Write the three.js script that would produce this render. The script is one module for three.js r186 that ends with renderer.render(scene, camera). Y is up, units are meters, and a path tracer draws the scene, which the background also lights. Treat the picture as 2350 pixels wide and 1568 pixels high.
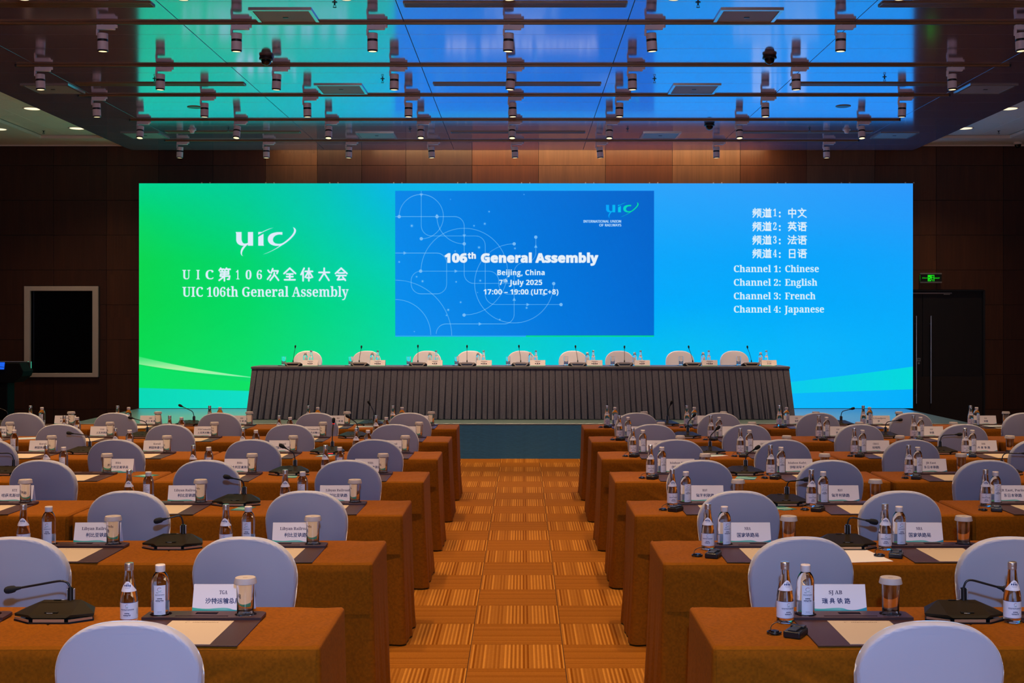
import * as THREE from 'three';
import { mergeGeometries, toCreasedNormals } from 'three/addons/utils/BufferGeometryUtils.js';
import { RoundedBoxGeometry } from 'three/addons/geometries/RoundedBoxGeometry.js';
import { ConvexGeometry } from 'three/addons/geometries/ConvexGeometry.js';
import { RectAreaLightUniformsLib } from 'three/addons/lights/RectAreaLightUniformsLib.js';

// ---------- camera, lights of the room, exposure ----------
const W = 2350, H = 1568, F = 2802, CX = 1198.5, CY = 745, EYE = 1.847;   // lens in pixels, its axis in the frame, eye height
const scene = new THREE.Scene();
scene.background = new THREE.Color(0x000000);
const camera = new THREE.PerspectiveCamera(2 * Math.atan(H / 2 / F) * 180 / Math.PI, W / H, 0.1, 60);
camera.position.set(0, EYE, 0);
camera.lookAt(0, EYE, -10);
camera.setViewOffset(W, H, W / 2 - CX, H / 2 - CY, W, H);
camera.updateProjectionMatrix();
const renderer = new THREE.WebGLRenderer({ antialias: true });
renderer.toneMapping = THREE.LinearToneMapping;
renderer.toneMappingExposure = 1.0;
renderer.shadowMap.enabled = true;
RectAreaLightUniformsLib.init();

const SPOT_POWER = 20, SPOT_COLOR = new THREE.Color(1, 0.66, 0.36);          // ceiling track spotlights
const DOWN_POWER = 10;                                                        // recessed downlights over the sides
const WASH_POWER = 80;                                                        // lamps in the slot above the back wall
const REAR_POWER = 1.4, REAR_COLOR = new THREE.Color(1.0, 0.86, 0.92);         // unseen entrance assumed behind the camera, to light the chair backs
const SCREEN_GLOW = 0.96, SCREEN_LIGHT = 0.5;
{                                                                              // the photographer's flash, held just above the lens
  const flash = new THREE.SpotLight(new THREE.Color(0.20, 0.46, 1.0), 42, 0, 0.95, 0.5);
  flash.position.set(0.05, 2.32, 0.05); flash.target.position.set(0, 1.2, -6);
  flash.castShadow = true; flash.shadow.radius = 2.2;
  scene.add(flash, flash.target);
}

// ---------- helpers ----------
let seed = 7;
const rnd = () => { seed = (seed * 1664525 + 1013904223) >>> 0; return seed / 4294967296; };
const jit = (a) => (rnd() - 0.5) * 2 * a;
const X = (px, D) => (px - CX) * D / F;                    // a pixel column at a distance -> metres
const Yp = (py, D) => EYE - (py - CY) * D / F;
const counts = {};
function numbered(name) { const n = counts[name] = (counts[name] ?? -1) + 1; return n ? `${name}_${String(n).padStart(3, '0')}` : name; }
function tag(o, label, category, group, kind) {
  if (label) o.userData.label = label;
  if (category) o.userData.category = category;
  if (group) o.userData.group = group;
  if (kind) o.userData.kind = kind;
  return o;
}
function thing(name, label, category, [x, y, z] = [0, 0, 0], turn = 0, group) {
  const o = new THREE.Group(); o.name = numbered(name); o.position.set(x, y, z); o.rotation.y = turn; scene.add(o);
  return tag(o, label, category, group);
}
function part(parent, name, geo, mat, label) {
  const m = new THREE.Mesh(geo, mat); m.name = name; m.castShadow = m.receiveShadow = true; parent.add(m);
  if (label) m.userData.label = label;
  return m;
}
function structure(name, geo, mat) {
  const m = geo ? new THREE.Mesh(geo, mat) : new THREE.Group();
  m.name = name; m.castShadow = m.receiveShadow = true; m.userData.kind = 'structure'; scene.add(m); return m;
}
function copier(make) {                                    // the first copy is the thing itself, the others are clones of it
  let first = null;
  return (label, [x, y, z], turn = 0) => {
    let o;
    if (!first) { o = first = make(); } else { o = first.clone(); o.name = numbered(first.userData.base); scene.add(o); }
    o.position.set(x, y, z); o.rotation.set(0, turn, 0); o.userData.label = label; return o;
  };
}
function proto(name, category, group) { const o = thing(name, '', category, [0, 0, 0], 0, group); o.userData.base = name; return o; }
const box = (w, h, d, x = 0, y = 0, z = 0) => new THREE.BoxGeometry(w, h, d).translate(x, y, z);
const rbox = (w, h, d, r, x = 0, y = 0, z = 0, seg = 2) => new RoundedBoxGeometry(w, h, d, seg, r).translate(x, y, z);
const cyl = (r0, r1, h, x = 0, y = 0, z = 0, n = 24) => new THREE.CylinderGeometry(r0, r1, h, n).translate(x, y, z);
const lathe = (pts, n = 28) => new THREE.LatheGeometry(pts.map((p) => new THREE.Vector2(p[0], p[1])), n);
const tube = (pts, r, seg = 20, n = 8) => new THREE.TubeGeometry(new THREE.CatmullRomCurve3(pts.map((p) => new THREE.Vector3(...p))), seg, r, n, false);
const merge = (...g) => mergeGeometries(g.map((x) => { const y = x.index ? x.toNonIndexed() : x; for (const k of Object.keys(y.attributes)) if (!['position', 'normal', 'uv'].includes(k)) y.deleteAttribute(k); return y; }));
const lin = (r, g, b) => new THREE.Color().setRGB(r, g, b);
const std = (color, roughness = 0.6, metalness = 0, more = {}) => new THREE.MeshStandardMaterial({ color, roughness, metalness, ...more });
const phys = (o) => new THREE.MeshPhysicalMaterial(o);
function grid(nu, nv, f, uvs = (u, v) => [u, v]) {          // a surface from f(u, v) -> [x, y, z]
  const p = [], t = [], ix = [];
  for (let j = 0; j <= nv; j++) for (let i = 0; i <= nu; i++) { p.push(...f(i / nu, j / nv)); t.push(...uvs(i / nu, j / nv)); }
  for (let j = 0; j < nv; j++) for (let i = 0; i < nu; i++) { const a = j * (nu + 1) + i, b = a + 1, c = a + nu + 1, d = c + 1; ix.push(a, b, d, a, d, c); }
  const g = new THREE.BufferGeometry();
  g.setAttribute('position', new THREE.Float32BufferAttribute(p, 3)); g.setAttribute('uv', new THREE.Float32BufferAttribute(t, 2));
  g.setIndex(ix); g.computeVertexNormals(); return g;
}

// ---------- canvas drawing: characters as brush strokes on a 25 x 25 grid (a..y), and the lettering ----------
const GLYPH = {
  第: 'face eclc hdif qane pcxc tduf ehuhul flul flepwpvvsv mhmy lqcx', 次: 'degi cvin mbjj lfwfuk pjoohx pmxx', 全: 'mabk maxk glsl gqsq cwww mlmw',
  体: 'habm fhfy jgxg qaqy phjr rhxr msus', 大: 'ciwi mamjdx mjvx', 会: 'mabk maxk gjsj dovo kofwtv prux',
  频: 'hahj hele dddj bjmj hkhq elcq lmcx ncxc scrg ogwgwr ogor sjspnx tsxx', 道: 'dcgg bkfkft ftbx ftjwxw kamd tard iexe peoh khvhvu khku klvl kpvp ktvt',
  中: 'dfvfvp dfdp dovo mamy', 文: 'land cfwf sflrcx ggnrxx', 英: 'cdwd iaig qaqg fjtjtp fjfp cpwp mgmpdx nqwx', 语: 'dbgf bjfjfvis jcxc ocml kgugul ilyl lovovx lolx lwvw',
  法: 'dbge bifl cwho kfwf ilyl qaql plkvvu tqww', 日: 'fctctx fcfx fmtm fwtw', 沙: 'dbge bifl cwho papo lfim texk wlrtjx', 特: 'ddbk chkh gagy bqkn mewe rari kiyi knyn ujuxrw npqt',
  运: 'dcgg bkfkft ftbx ftjwxw lcvc jixi pilqvp smws', 输: 'beke fadlkl hihy brkp rakh rayh ogug mjmy mjrjrx mnrn mrrr tktt wiwxuw', 总: 'iake qaoe fftftm fffmtm eqcv ipjwrwss moos upxu',
  局: 'fcucui fiui fcfkcx gnwnwwsx jqqqqvjvjq', 利: 'lbdd bini hdhy hjbr hkmq qdqq wawxsw', 比: 'dbdwls djlj oaovqwxwxr wgol', 亚: 'ccwc jcjv pcpv dhgp vhsp bwxw',
  铁: 'fabh eeke ckkk cpkp gkgwkt ocmi ngwg lmym rarnlx soyx', 路: 'ccjcjicicc gigv goko dmdw bwlu pali oewemo ogyo npwpwxnxnp', 国: 'cbwbwxcxcb ggsg hmrm gsss mgms porq',
  家: 'manc cicewewi gisi nidp klornxkw modu nrdy ukoo pnxv', 瑞: 'bdjd bljl bvks fdft rarh mcmhwh wcwh lkyk rkqo moxoxy momy qoqw totw', 典: 'fetetq fefq jajq papq fktk bqxq isdx qsvx',
  匈: 'gabj fewevwrw ijpr pihr fkfuru rkru', 牙: 'ecuc gcfjwj pcpwlw ojcu', 东: 'deve kafmum mimxjw hpdv rpvv', 本: 'cgwg mamy mhct mhwt hsrs', 丹: 'fctctwpw fcfmcx bmxm lfnj',
  麦: 'ddvd fhth blxl maml jmds ipspey iqwy', 盟: 'cbjbjlclcb cgjg nbvbvmsm nbniln nfvf nivi epupuw epew jpjw pppw bxxx', 经: 'gachhhcojn bvks mcvclm pgxl mowo rorw kwyw',
  规: 'bfkf blll gaglbx gnkt ncnp ncwcwp rfrnmx soswywys', 院: 'cbcy cbibfiinep qarc kikexexi mjvj koyo ookx soswywys', 韩: 'bele gagy cikikpcpci clkl btlt nexe njxj moxoxtvu sasy',
  公: 'jccn pcxn lkfvtu qpvx', 社: 'fahd bgkgbq glgy hmlq mjyj sbsw lwyw', 土: 'ejuj mbmw bwxw', 耳: 'ccwc gcgu rcry giri goro bvxt', 其: 'cewe hahq rarq hiri hmrm bqxq isdx qsvx',
  司: 'dcvcvwrw dhqh emomoueuem', 波: 'dbge bifl cwho kfxfvj kfkmhx qaql llvlky mnxx', 兰: 'gajf sapf dhvh foto bwxw', 哈: 'beieirbrbe qajj qayj mjuj movovxmxmo',
  萨: 'cdwd iaig qaqg djdy djijgnirfs qhrj llxl nmoo umto mqxq mqky', 克: 'cewe mami gisisogogi jocx ooowwwws', 斯: 'bene eber kbkr eiki emkm aror etbx ktnx wbqeqnny qkyk ukuy',
  坦: 'biji fbft bukr ndwdwqnqnd njwj kwyw', 澳: 'dbge bifl cwho qapd kdwdwn kdkn miui qfqm nfoh tfsh ipyp qojy qqyy', 高: 'mamd bexe ghshslglgh dydovovxsx irqrqvivir',
  伊: 'habm fhfy kdvdvr ikyk krvr pdppjy', 罕: 'cgccwcwg iffk pftj enun brxr mkmy', 卡: 'mamk mfuf ckwk mkmy nots', 发: 'gceiwi laiobx jntngy kowy pctf', 言: 'manc bfxf fjtj fntn frtrtxfxfr',
  席: 'manc ddwd edembx ghwh kfkmsmsf hpvpvv hphw omoy', 安: 'mamc cicewewi kigpsx qkmsdy bmxm', 出: 'mamw edekukud cocwwwwo', 口: 'eeueuvevee', 推: 'bfjf fafwcv bojl oakj mgmy sbte mgyg mlxl mqxq mwyw sgsw',
};
function glyph(c, ch, x, y, s, weight = 2.6) {               // one character, its top left corner and its size
  c.save(); c.translate(x, y); c.scale(s / 25, s / 25); c.lineWidth = weight; c.lineCap = 'round'; c.lineJoin = 'round'; c.strokeStyle = c.fillStyle; c.translate(0.5, 0.5);
  for (const run of (GLYPH[ch] ?? '').split(' ')) {
    c.beginPath();
    for (let i = 0; i < run.length; i += 2) c.lineTo(run.charCodeAt(i) - 97, run.charCodeAt(i + 1) - 97);
    c.stroke();
  }
  c.restore();
}
function hanzi(c, text, x0, x1, y, s, weight) { const n = text.length; [...text].forEach((ch, i) => glyph(c, ch, n > 1 ? x0 + (x1 - x0 - s) * i / (n - 1) : x0, y, s, weight)); }
function fit(c, text, x0, x1, base, size, font, thick = 0) { // a line of text stretched to reach from x0 to x1
  c.save(); c.font = font.replace('$', size); c.textBaseline = 'alphabetic'; c.textAlign = 'left';
  const w = c.measureText(text).width; c.translate(x0, base); c.scale((x1 - x0) / w, 1); c.fillText(text, 0, 0);
  c.shadowColor = 'transparent';
  if (thick) { c.lineWidth = thick; c.lineJoin = 'round'; c.strokeStyle = c.fillStyle; c.strokeText(text, 0, 0); }
  c.restore();
}
const SERIF = 'bold $px serif', SANS = 'bold $px sans-serif', SANS_THIN = '$px sans-serif';
function canvas(w, h) { const k = document.createElement('canvas'); k.width = w; k.height = h; return [k, k.getContext('2d')]; }
function canvasMap(k) { const t = new THREE.CanvasTexture(k); t.colorSpace = THREE.SRGBColorSpace; t.anisotropy = 8; return t; }
function dataMap(n, m, f, srgb = true) {                     // texture from f(x, y) -> [r, g, b] in 0..1
  const d = new Uint8Array(n * m * 4);
  for (let y = 0; y < m; y++) for (let x = 0; x < n; x++) { const c = f(x / n, y / m, x, y), o = (y * n + x) * 4; for (let i = 0; i < 3; i++) d[o + i] = Math.max(0, Math.min(255, c[i] * 255)); d[o + 3] = 255; }
  const t = new THREE.DataTexture(d, n, m); t.wrapS = t.wrapT = THREE.RepeatWrapping; t.magFilter = THREE.LinearFilter; t.minFilter = THREE.LinearMipmapLinearFilter; t.generateMipmaps = true;
  if (srgb) t.colorSpace = THREE.SRGBColorSpace; t.needsUpdate = true; return t;
}
function wrapNoise(n, seedN) {                               // value noise that repeats after n cells in both directions
  let s = seedN; const v = []; for (let i = 0; i < n * n; i++) { s = (s * 1664525 + 1013904223) >>> 0; v.push(s / 4294967296); }
  const at = (i, j) => v[((j % n + n) % n) * n + (i % n + n) % n], sm = (t) => t * t * (3 - 2 * t);
  return (x, y) => { x *= n; y *= n; const i = Math.floor(x), j = Math.floor(y), a = sm(x - i), b = sm(y - j); return (at(i, j) * (1 - a) + at(i + 1, j) * a) * (1 - b) + (at(i, j + 1) * (1 - a) + at(i + 1, j + 1) * a) * b; };
}
// ---------- materials of the setting ----------
const woodNoise = wrapNoise(32, 11), woodCoarse = wrapNoise(8, 5);
const woodMap = dataMap(512, 256, (u, v) => {
  const fine = wrapFine(u, v), k = 0.74 + 0.2 * woodNoise(u * 3, v * 0.12) * fine + 0.1 * woodCoarse(u * 2, v * 0.5) + 0.06 * fine;
  return [k, k, k];
});
function wrapFine(u, v) { return 0.5 + 0.5 * Math.sin(u * 900 + 3 * Math.sin(v * 6.283) + 4 * woodNoise(u, v)); }
const woodTone = (r, g, b, rough = 0.42) => std(lin(r, g, b), rough, 0, { map: woodMap });
const WOOD = [woodTone(0.062, 0.018, 0.007), woodTone(0.095, 0.030, 0.010), woodTone(0.20, 0.095, 0.042), woodTone(0.15, 0.050, 0.014), woodTone(0.075, 0.034, 0.02)];
const stripeRow = []; { let s = 3; for (let i = 0; i < 128; i++) { s = (s * 1664525 + 1013904223) >>> 0; stripeRow.push(s / 4294967296); } }
const carpetFluff = wrapNoise(64, 21);
const stripes = (low) => dataMap(512, 256, (u, v) => {        // stripes of the carpet tile, running along v; the cross-laid kind is calmer
  const p = u * 46, i = Math.floor(p), a = stripeRow[i % 128], wide = stripeRow[(i >> 2) + 40];
  let k = low ? (a < 0.16 ? 0.5 : a < 0.6 ? 0.22 : 0.08) : i % 2 ? (a < 0.7 ? 1 : 0.5) : (a < 0.3 ? 0.34 : a < 0.7 ? 0.12 : -0.12);
  if (p - i > 0.8) k *= 0.75;
  k *= 0.9 + 0.2 * wide; const f = 0.92 + 0.16 * carpetFluff(u, v * 2), mix = (a0, a1) => Math.pow((a0 + (a1 - a0) * k) * f, 1 / 2.2);
  return [mix(0.33, 0.70), mix(0.098, 0.29), mix(0.002, 0.040)];
});
const carpetMap = stripes(false), calmMap = stripes(true);
const CARPET = phys({ color: lin(0.62, 0.62, 0.56), roughness: 0.95, specularIntensity: 0.15, map: carpetMap, bumpMap: carpetMap, bumpScale: 0.002 }), CARPET_CALM = phys({ color: lin(0.64, 0.64, 0.56), roughness: 0.95, specularIntensity: 0.15, map: calmMap, bumpMap: calmMap, bumpScale: 0.002 });
const felt = wrapNoise(64, 33);
const feltMap = dataMap(256, 256, (u, v) => { const k = 0.8 + 0.2 * felt(u, v) + jit(0.06); return [k, k, k]; });
feltMap.repeat.set(6, 6);
const STAGE_FRONT = std(lin(0.06, 0.31, 0.60), 0.9, 0, { map: feltMap });
const STAGE_TOP = phys({ color: lin(0.10, 0.17, 0.18), roughness: 0.36, ior: 1.8, map: feltMap, specularIntensity: 1 });
const METAL_CEILING = phys({ color: lin(0.45, 0.40, 0.54), roughness: 0.10, metalness: 0.70, ior: 1.8 });
const BEIGE = std(lin(0.88, 0.80, 0.66), 0.8), CREAM = std(lin(0.75, 0.62, 0.5), 0.6);
const BLACK = std(lin(0.012, 0.012, 0.013), 0.5), DARK_SLOT = std(lin(0.03, 0.02, 0.013), 0.6);
const STEEL = std(lin(0.62, 0.60, 0.58), 0.3, 0.9), BRUSHED = std(lin(0.62, 0.52, 0.44), 0.45, 0.4);
const PLAIN_WALL = std(lin(0.10, 0.045, 0.022), 0.6);

// ---------- room: floor of carpet tiles, walls, ceilings ----------
const ROOM_X = 10.6, BACK_Z = -20.05, REAR_Z = 8, TOP = 4.847, LOW = 4.795, CANOPY = 4.647;
{
  const floor = structure('floor', box(ROOM_X * 2, 0.2, REAR_Z - BACK_Z + 0.6, 0, -0.112, (REAR_Z + BACK_Z) / 2), std(lin(0.12, 0.07, 0.04), 0.95));
  const TX = 0.527, TZ = 0.488, x0 = -0.295, z0 = -6.56;
  const tile = rbox(TX - 0.003, 0.012, TZ - 0.003, 0.0025, 0, -0.006, 0, 1), uv = tile.attributes.uv, pos = tile.attributes.position;
  for (let i = 0; i < uv.count; i++) uv.setXY(i, (pos.getX(i) / TX + 0.5), pos.getZ(i) / TZ + 0.5);
  const crossed = tile.clone(); for (let i = 0; i < uv.count; i++) crossed.attributes.uv.setXY(i, pos.getZ(i) / TZ + 0.5, pos.getX(i) / TX + 0.5);
  const inAisle = [], rest = [[], []];
  for (let j = -30; j <= 21; j++) for (let i = -20; i <= 19; i++) {
    const x = x0 + (i + 0.5) * TX, z = z0 - (j + 0.5) * TZ;
    if (Math.abs(x) > ROOM_X - 0.2 || z < -16.9 || z > REAR_Z - 0.25) continue;
    const along = (i + j) % 2 === 0;
    if (i >= -2 && i <= 2 && j >= -4 && j <= 20) inAisle.push([x, z, along]); else rest[along ? 0 : 1].push([x, z]);
  }
  for (const [x, z, along] of inAisle) { const m = part(floor, 'carpet_tile', along ? tile : crossed, along ? CARPET : CARPET_CALM); m.position.set(x, jit(0.0006), z); }
  rest.forEach((list, k) => {
    const m = new THREE.InstancedMesh(k ? crossed : tile, k ? CARPET_CALM : CARPET, list.length); m.name = 'carpet_tiling'; m.userData.kind = 'stuff'; m.receiveShadow = true;
    list.forEach(([x, z], i) => m.setMatrixAt(i, new THREE.Matrix4().makeTranslation(x, 0, z))); floor.add(m);
  });
}
{
  // panelled wall behind the stage: every veneer panel proud of the dark wall that shows in the joints
  const back = structure('wall_back', merge(box(ROOM_X * 2, 0.99, 0.2, 0, 0.495, BACK_Z - 0.12), box(ROOM_X * 2, 2.4, 0.2, 0, 3.675, BACK_Z - 0.12),
    box(2.44, 1.485, 0.2, -9.38, 1.7325, BACK_Z - 0.12), box(13.48 - 0.94, 1.485, 0.2, -0.675, 1.7325, BACK_Z - 0.12), box(3.03, 1.485, 0.2, 9.085, 1.7325, BACK_Z - 0.12),
    box(1.975, 0.065, 0.2, 6.585, 2.4425, BACK_Z - 0.12)), std(lin(0.018, 0.008, 0.005), 0.8));
  const edges = [-10.55]; for (const px of [120, 242, 362, 487, 608, 727, 829, 931, 1083, 1236, 1390, 1544, 1700, 1853, 2010]) { const x = X(px, 20); if (x > -10) edges.push(x); }
  for (const x of [6.8, 7.9, 8.95, 9.95]) edges.push(x); edges.splice(1, 0, -9.56, -8.62); edges.push(10.55);
  edges.sort((a, b) => a - b);
  const tones = [0, 0, 0, 0, 1, 0, 1, 2, 4, 0, 4, 3, 2, 3, 2, 3, 2, 3, 1, 0, 0, 1, 1, 0];
  const levels = [4.79]; for (let y = 4.459; y > 0.05; y -= 0.5725) levels.push(y); levels.push(0.012);
  const holes = [[-8.17, -6.935, 0.975, 2.485], [5.6, 7.585, 0, 2.42]];
  for (let i = 0; i + 1 < edges.length; i++) for (let j = 0; j + 1 < levels.length; j++) {
    const a = edges[i] + 0.003, b = edges[i + 1] - 0.003, t = levels[j] - 0.003, u = levels[j + 1] + 0.003;
    if (b - a < 0.05 || (a > -6.1 && b < 6.2 && t < 4.0)) continue;
    let rects = [[a, b, u, t]];
    for (const [l, r, d, e] of holes) rects = rects.flatMap(([p, q, m, n]) => {   // cut round the window and the door
      if (q <= l || p >= r || n <= d || m >= e) return [[p, q, m, n]];
      return [[p, Math.min(q, l), m, n], [Math.max(p, r), q, m, n], [Math.max(p, l), Math.min(q, r), m, Math.min(n, d)], [Math.max(p, l), Math.min(q, r), Math.max(m, e), n]].filter(([p2, q2, m2, n2]) => q2 - p2 > 0.02 && n2 - m2 > 0.02);
    });
    for (const [p, q, m, n] of rects) {
      const g = rbox(q - p, n - m, 0.02, 0.002, (p + q) / 2, (m + n) / 2, BACK_Z - 0.01 + jit(0.0012), 1), ps = g.attributes.position, off = rnd();
      for (let k = 0; k < ps.count; k++) g.attributes.uv.setXY(k, ps.getX(k) * 0.6 + off, ps.getY(k) * 0.5 + off);
      part(back, 'wood_panel', g, WOOD[tones[i % tones.length]]);
    }
  }
  structure('trim_1', rbox(ROOM_X * 2, 0.022, 0.035, 0.004, 0, 4.795 - 0.012, BACK_Z + 0.03), CREAM);
  structure('baseboard_left', rbox(4.3, 0.1, 0.02, 0.003, -8.4, 0.05, BACK_Z + 0.011), BLACK); structure('baseboard_right', rbox(2.96, 0.1, 0.02, 0.003, 9.09, 0.05, BACK_Z + 0.011), BLACK);
  // the dark booth window with its brushed frame
  const win = structure('window_1', null), wz = BACK_Z;
  const wx0 = X(55, 20), wx1 = X(225, 20), wy0 = Yp(866, 20), wy1 = Yp(657, 20), fw = 0.095;
  part(win, 'frame', rbox(fw, wy1 - wy0, 0.06, 0.004, wx0 + fw / 2, (wy0 + wy1) / 2, wz + 0.02), BRUSHED);
  part(win, 'frame', rbox(fw, wy1 - wy0, 0.06, 0.004, wx1 - fw / 2, (wy0 + wy1) / 2, wz + 0.02), BRUSHED);
  part(win, 'frame', rbox(wx1 - wx0 - 2 * fw, fw * 0.8, 0.056, 0.004, (wx0 + wx1) / 2, wy1 - fw * 0.4, wz + 0.018), BRUSHED);
  part(win, 'frame', rbox(wx1 - wx0 - 2 * fw, fw * 0.72, 0.056, 0.004, (wx0 + wx1) / 2, wy0 + fw * 0.36, wz + 0.018), BRUSHED);
  part(win, 'pane', box(wx1 - wx0 - 2 * fw + 0.01, wy1 - wy0 - 0.14, 0.008, (wx0 + wx1) / 2, (wy0 + wy1) / 2, wz - 0.05), phys({ color: 0x000000, roughness: 0.06, specularIntensity: 0.5 }), 'dark tinted glass');
  // double door, half of it behind the screen
  const door = structure('door_1', null), leafMat = std(lin(0.014, 0.010, 0.009), 0.45, 0, { map: woodMap }), dz = BACK_Z - 0.07;
  for (const [a, b, h, s] of [[5.62, 6.588, 6.47, -1], [6.594, 7.565, 6.71, 1]]) {
    const leaf = part(door, 'door_leaf', rbox(b - a, 2.385, 0.05, 0.003, (a + b) / 2, 1.205, dz), leafMat);
    part(leaf, 'door_handle', merge(cyl(0.011, 0.011, 1.44, h, 1.27, dz + 0.08, 12), ...[0.68, 1.86].map((y) => cyl(0.009, 0.009, 0.06, 0, 0, 0, 10).rotateX(Math.PI / 2).translate(h, y, dz + 0.05))), STEEL, 'long brushed steel pull bar');
  }
  part(door, 'door_frame', merge(box(0.03, 2.41, 0.12, 5.605, 1.205, dz + 0.03), box(0.03, 2.41, 0.12, 7.58, 1.205, dz + 0.03), box(1.98, 0.015, 0.12, 6.59, 2.406, dz + 0.03)), BLACK);
  part(door, 'door_closer', merge(rbox(0.66, 0.022, 0.03, 0.004, 6.73, 2.362, dz + 0.05), rbox(0.1, 0.03, 0.03, 0.004, 6.98, 2.352, dz + 0.05)), STEEL);
  { const [k, c] = canvas(96, 192); c.fillStyle = '#8d8d8d'; c.fillRect(0, 0, 96, 96); c.fillStyle = '#1d1d1d'; glyph(c, '推', 12, 12, 72, 3);
    c.fillStyle = '#151515'; c.fillRect(0, 96, 96, 96); c.fillStyle = '#8d8d8d'; c.beginPath(); c.arc(48, 148, 30, 0, 7); c.fill();
    part(door, 'push_sign', box(0.055, 0.11, 0.003, 6.525, 1.53 - 0.29, dz + 0.027), std(0xffffff, 0.5, 0, { map: canvasMap(k) })); }
  for (const s of [-1, 1]) structure(s < 0 ? 'wall_left' : 'wall_right', box(0.2, 5.2, REAR_Z - BACK_Z + 0.4, s * (ROOM_X + 0.1), 2.6 - 0.1, (REAR_Z + BACK_Z) / 2), PLAIN_WALL);
  // rear wall with an unseen glazed entrance, assumed for light on the chair backs
  structure('wall_rear', merge(box(ROOM_X * 2 + 0.4, 2.1, 0.2, 0, 4.05, REAR_Z + 0.1), box(5.6, 3, 0.2, -7.8, 1.5, REAR_Z + 0.1), box(5.6, 3, 0.2, 7.8, 1.5, REAR_Z + 0.1)), PLAIN_WALL);
  const entry = structure('unseen_window_2', null);
  part(entry, 'pane', box(10, 2.98, 0.02, 0, 1.5, REAR_Z + 0.12), std(0x000000, 0.4, 0, { emissive: REAR_COLOR, emissiveIntensity: 0.5 }), 'unseen glowing glass that lights the chair backs');
  for (const x of [-5, -2.5, 0, 2.5, 5]) part(entry, 'frame', box(0.08, 3, 0.1, x, 1.5, REAR_Z + 0.06), BRUSHED);
  const rearLight = new THREE.RectAreaLight(REAR_COLOR, REAR_POWER, 9.8, 2.9); rearLight.position.set(0, 1.5, REAR_Z - 0.02); rearLight.lookAt(0, 1.5, -5); scene.add(rearLight);
}
{
  // side ceilings: a low border along the wall and a slightly raised bay of panels
  const ceil = structure('ceiling', merge(box(ROOM_X * 2 + 0.4, 0.2, REAR_Z - BACK_Z + 0.6, 0, TOP + 0.115, (REAR_Z + BACK_Z) / 2)), BEIGE);
  for (const s of [-1, 1]) {
    const inner = s < 0 ? 7.62 : 7.72;
    part(ceil, 'border', box(6.6, 0.052, 0.7, s * 7.3, LOW + 0.026, BACK_Z + 0.36), BEIGE);
    part(ceil, 'border', box(ROOM_X - inner, 0.052, REAR_Z - BACK_Z - 0.72, s * (ROOM_X + inner) / 2, LOW + 0.026, (REAR_Z + BACK_Z) / 2 + 0.36), BEIGE);
    part(ceil, 'edge_strip', merge(box(inner - 6.25, 0.046, 0.012, s * (inner + 6.25) / 2, LOW + 0.025, BACK_Z + 0.717), box(0.012, 0.046, REAR_Z - BACK_Z - 0.8, s * (inner - 0.006), LOW + 0.025, (REAR_Z + BACK_Z) / 2 + 0.4)), CREAM, 'pale edge of the raised bay');
    for (let z = BACK_Z + 0.73; z < -9; z += 0.6) for (const [a, b] of [[6.2, 7.22], [7.22, inner - 0.02]]) part(ceil, 'ceiling_panel', rbox(b - a - 0.006, 0.014, 0.594, 0.002, s * (a + b) / 2, TOP + 0.007, z + 0.3, 1), BEIGE);
  }
  // the hung canopy of polished panels
  const can = structure('ceiling_canopy', box(12.5, 0.12, 27.3, 0, CANOPY + 0.075, -19.6 + 13.65), DARK_SLOT);
  for (const g of [rbox(12.56, 0.17, 0.03, 0.01, 0, CANOPY + 0.086, -19.6), box(0.03, 0.17, 27.2, -6.265, CANOPY + 0.086, -6), box(0.03, 0.17, 27.2, 6.265, CANOPY + 0.086, -6)]) part(can, 'edge_trim', g, METAL_CEILING);
  const px = [-6.25, -5.24, -3.163, -1.094, 0.973, 3.068, 5.13, 6.25];
  for (let z = -19.585, k = 0; z < -7.4; z += 0.6, k++) for (let i = 0; i + 1 < px.length; i++) {
    const z1 = Math.min(z + 0.6, -7.4), m = part(can, 'ceiling_panel', rbox(px[i + 1] - px[i] - 0.007, 0.015, z1 - z - 0.005, 0.0015, 0, 0, 0, 1), METAL_CEILING);
    m.position.set((px[i] + px[i + 1]) / 2, CANOPY + 0.0075, (z + z1) / 2); m.rotation.set(jit(0.0008), 0, jit(0.0005));
  }
  part(can, 'near_panel', box(12.5, 0.015, 15.4, 0, CANOPY + 0.0075, 0.3), METAL_CEILING);
}
// ---------- stage ----------
{
  const g = new THREE.Shape(); g.moveTo(-6.2, -16.8); g.lineTo(6.12, -16.8); g.lineTo(6.3, -20.03); g.lineTo(-6.3, -20.03); g.closePath();
  const st = structure('stage_floor', null);
  part(st, 'front_face', box(12.3, 0.46, 0.04, -0.04, 0.23, -16.82), STAGE_FRONT);
  const side = box(0.04, 0.46, 3.2, 0, 0.23, -18.42); part(st, 'side_face', side.clone().translate(-6.2, 0, 0), STAGE_FRONT); part(st, 'side_face', side.clone().translate(6.16, 0, 0), STAGE_FRONT);
  const top = rbox(12.42, 0.028, 3.24, 0.012, -0.02, 0.472, -18.42), p = top.attributes.position; for (let i = 0; i < p.count; i++) top.attributes.uv.setXY(i, p.getX(i) * 0.5, p.getZ(i) * 0.5);
  part(st, 'deck', top, STAGE_TOP, 'grey carpet deck of the stage');
}
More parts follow.
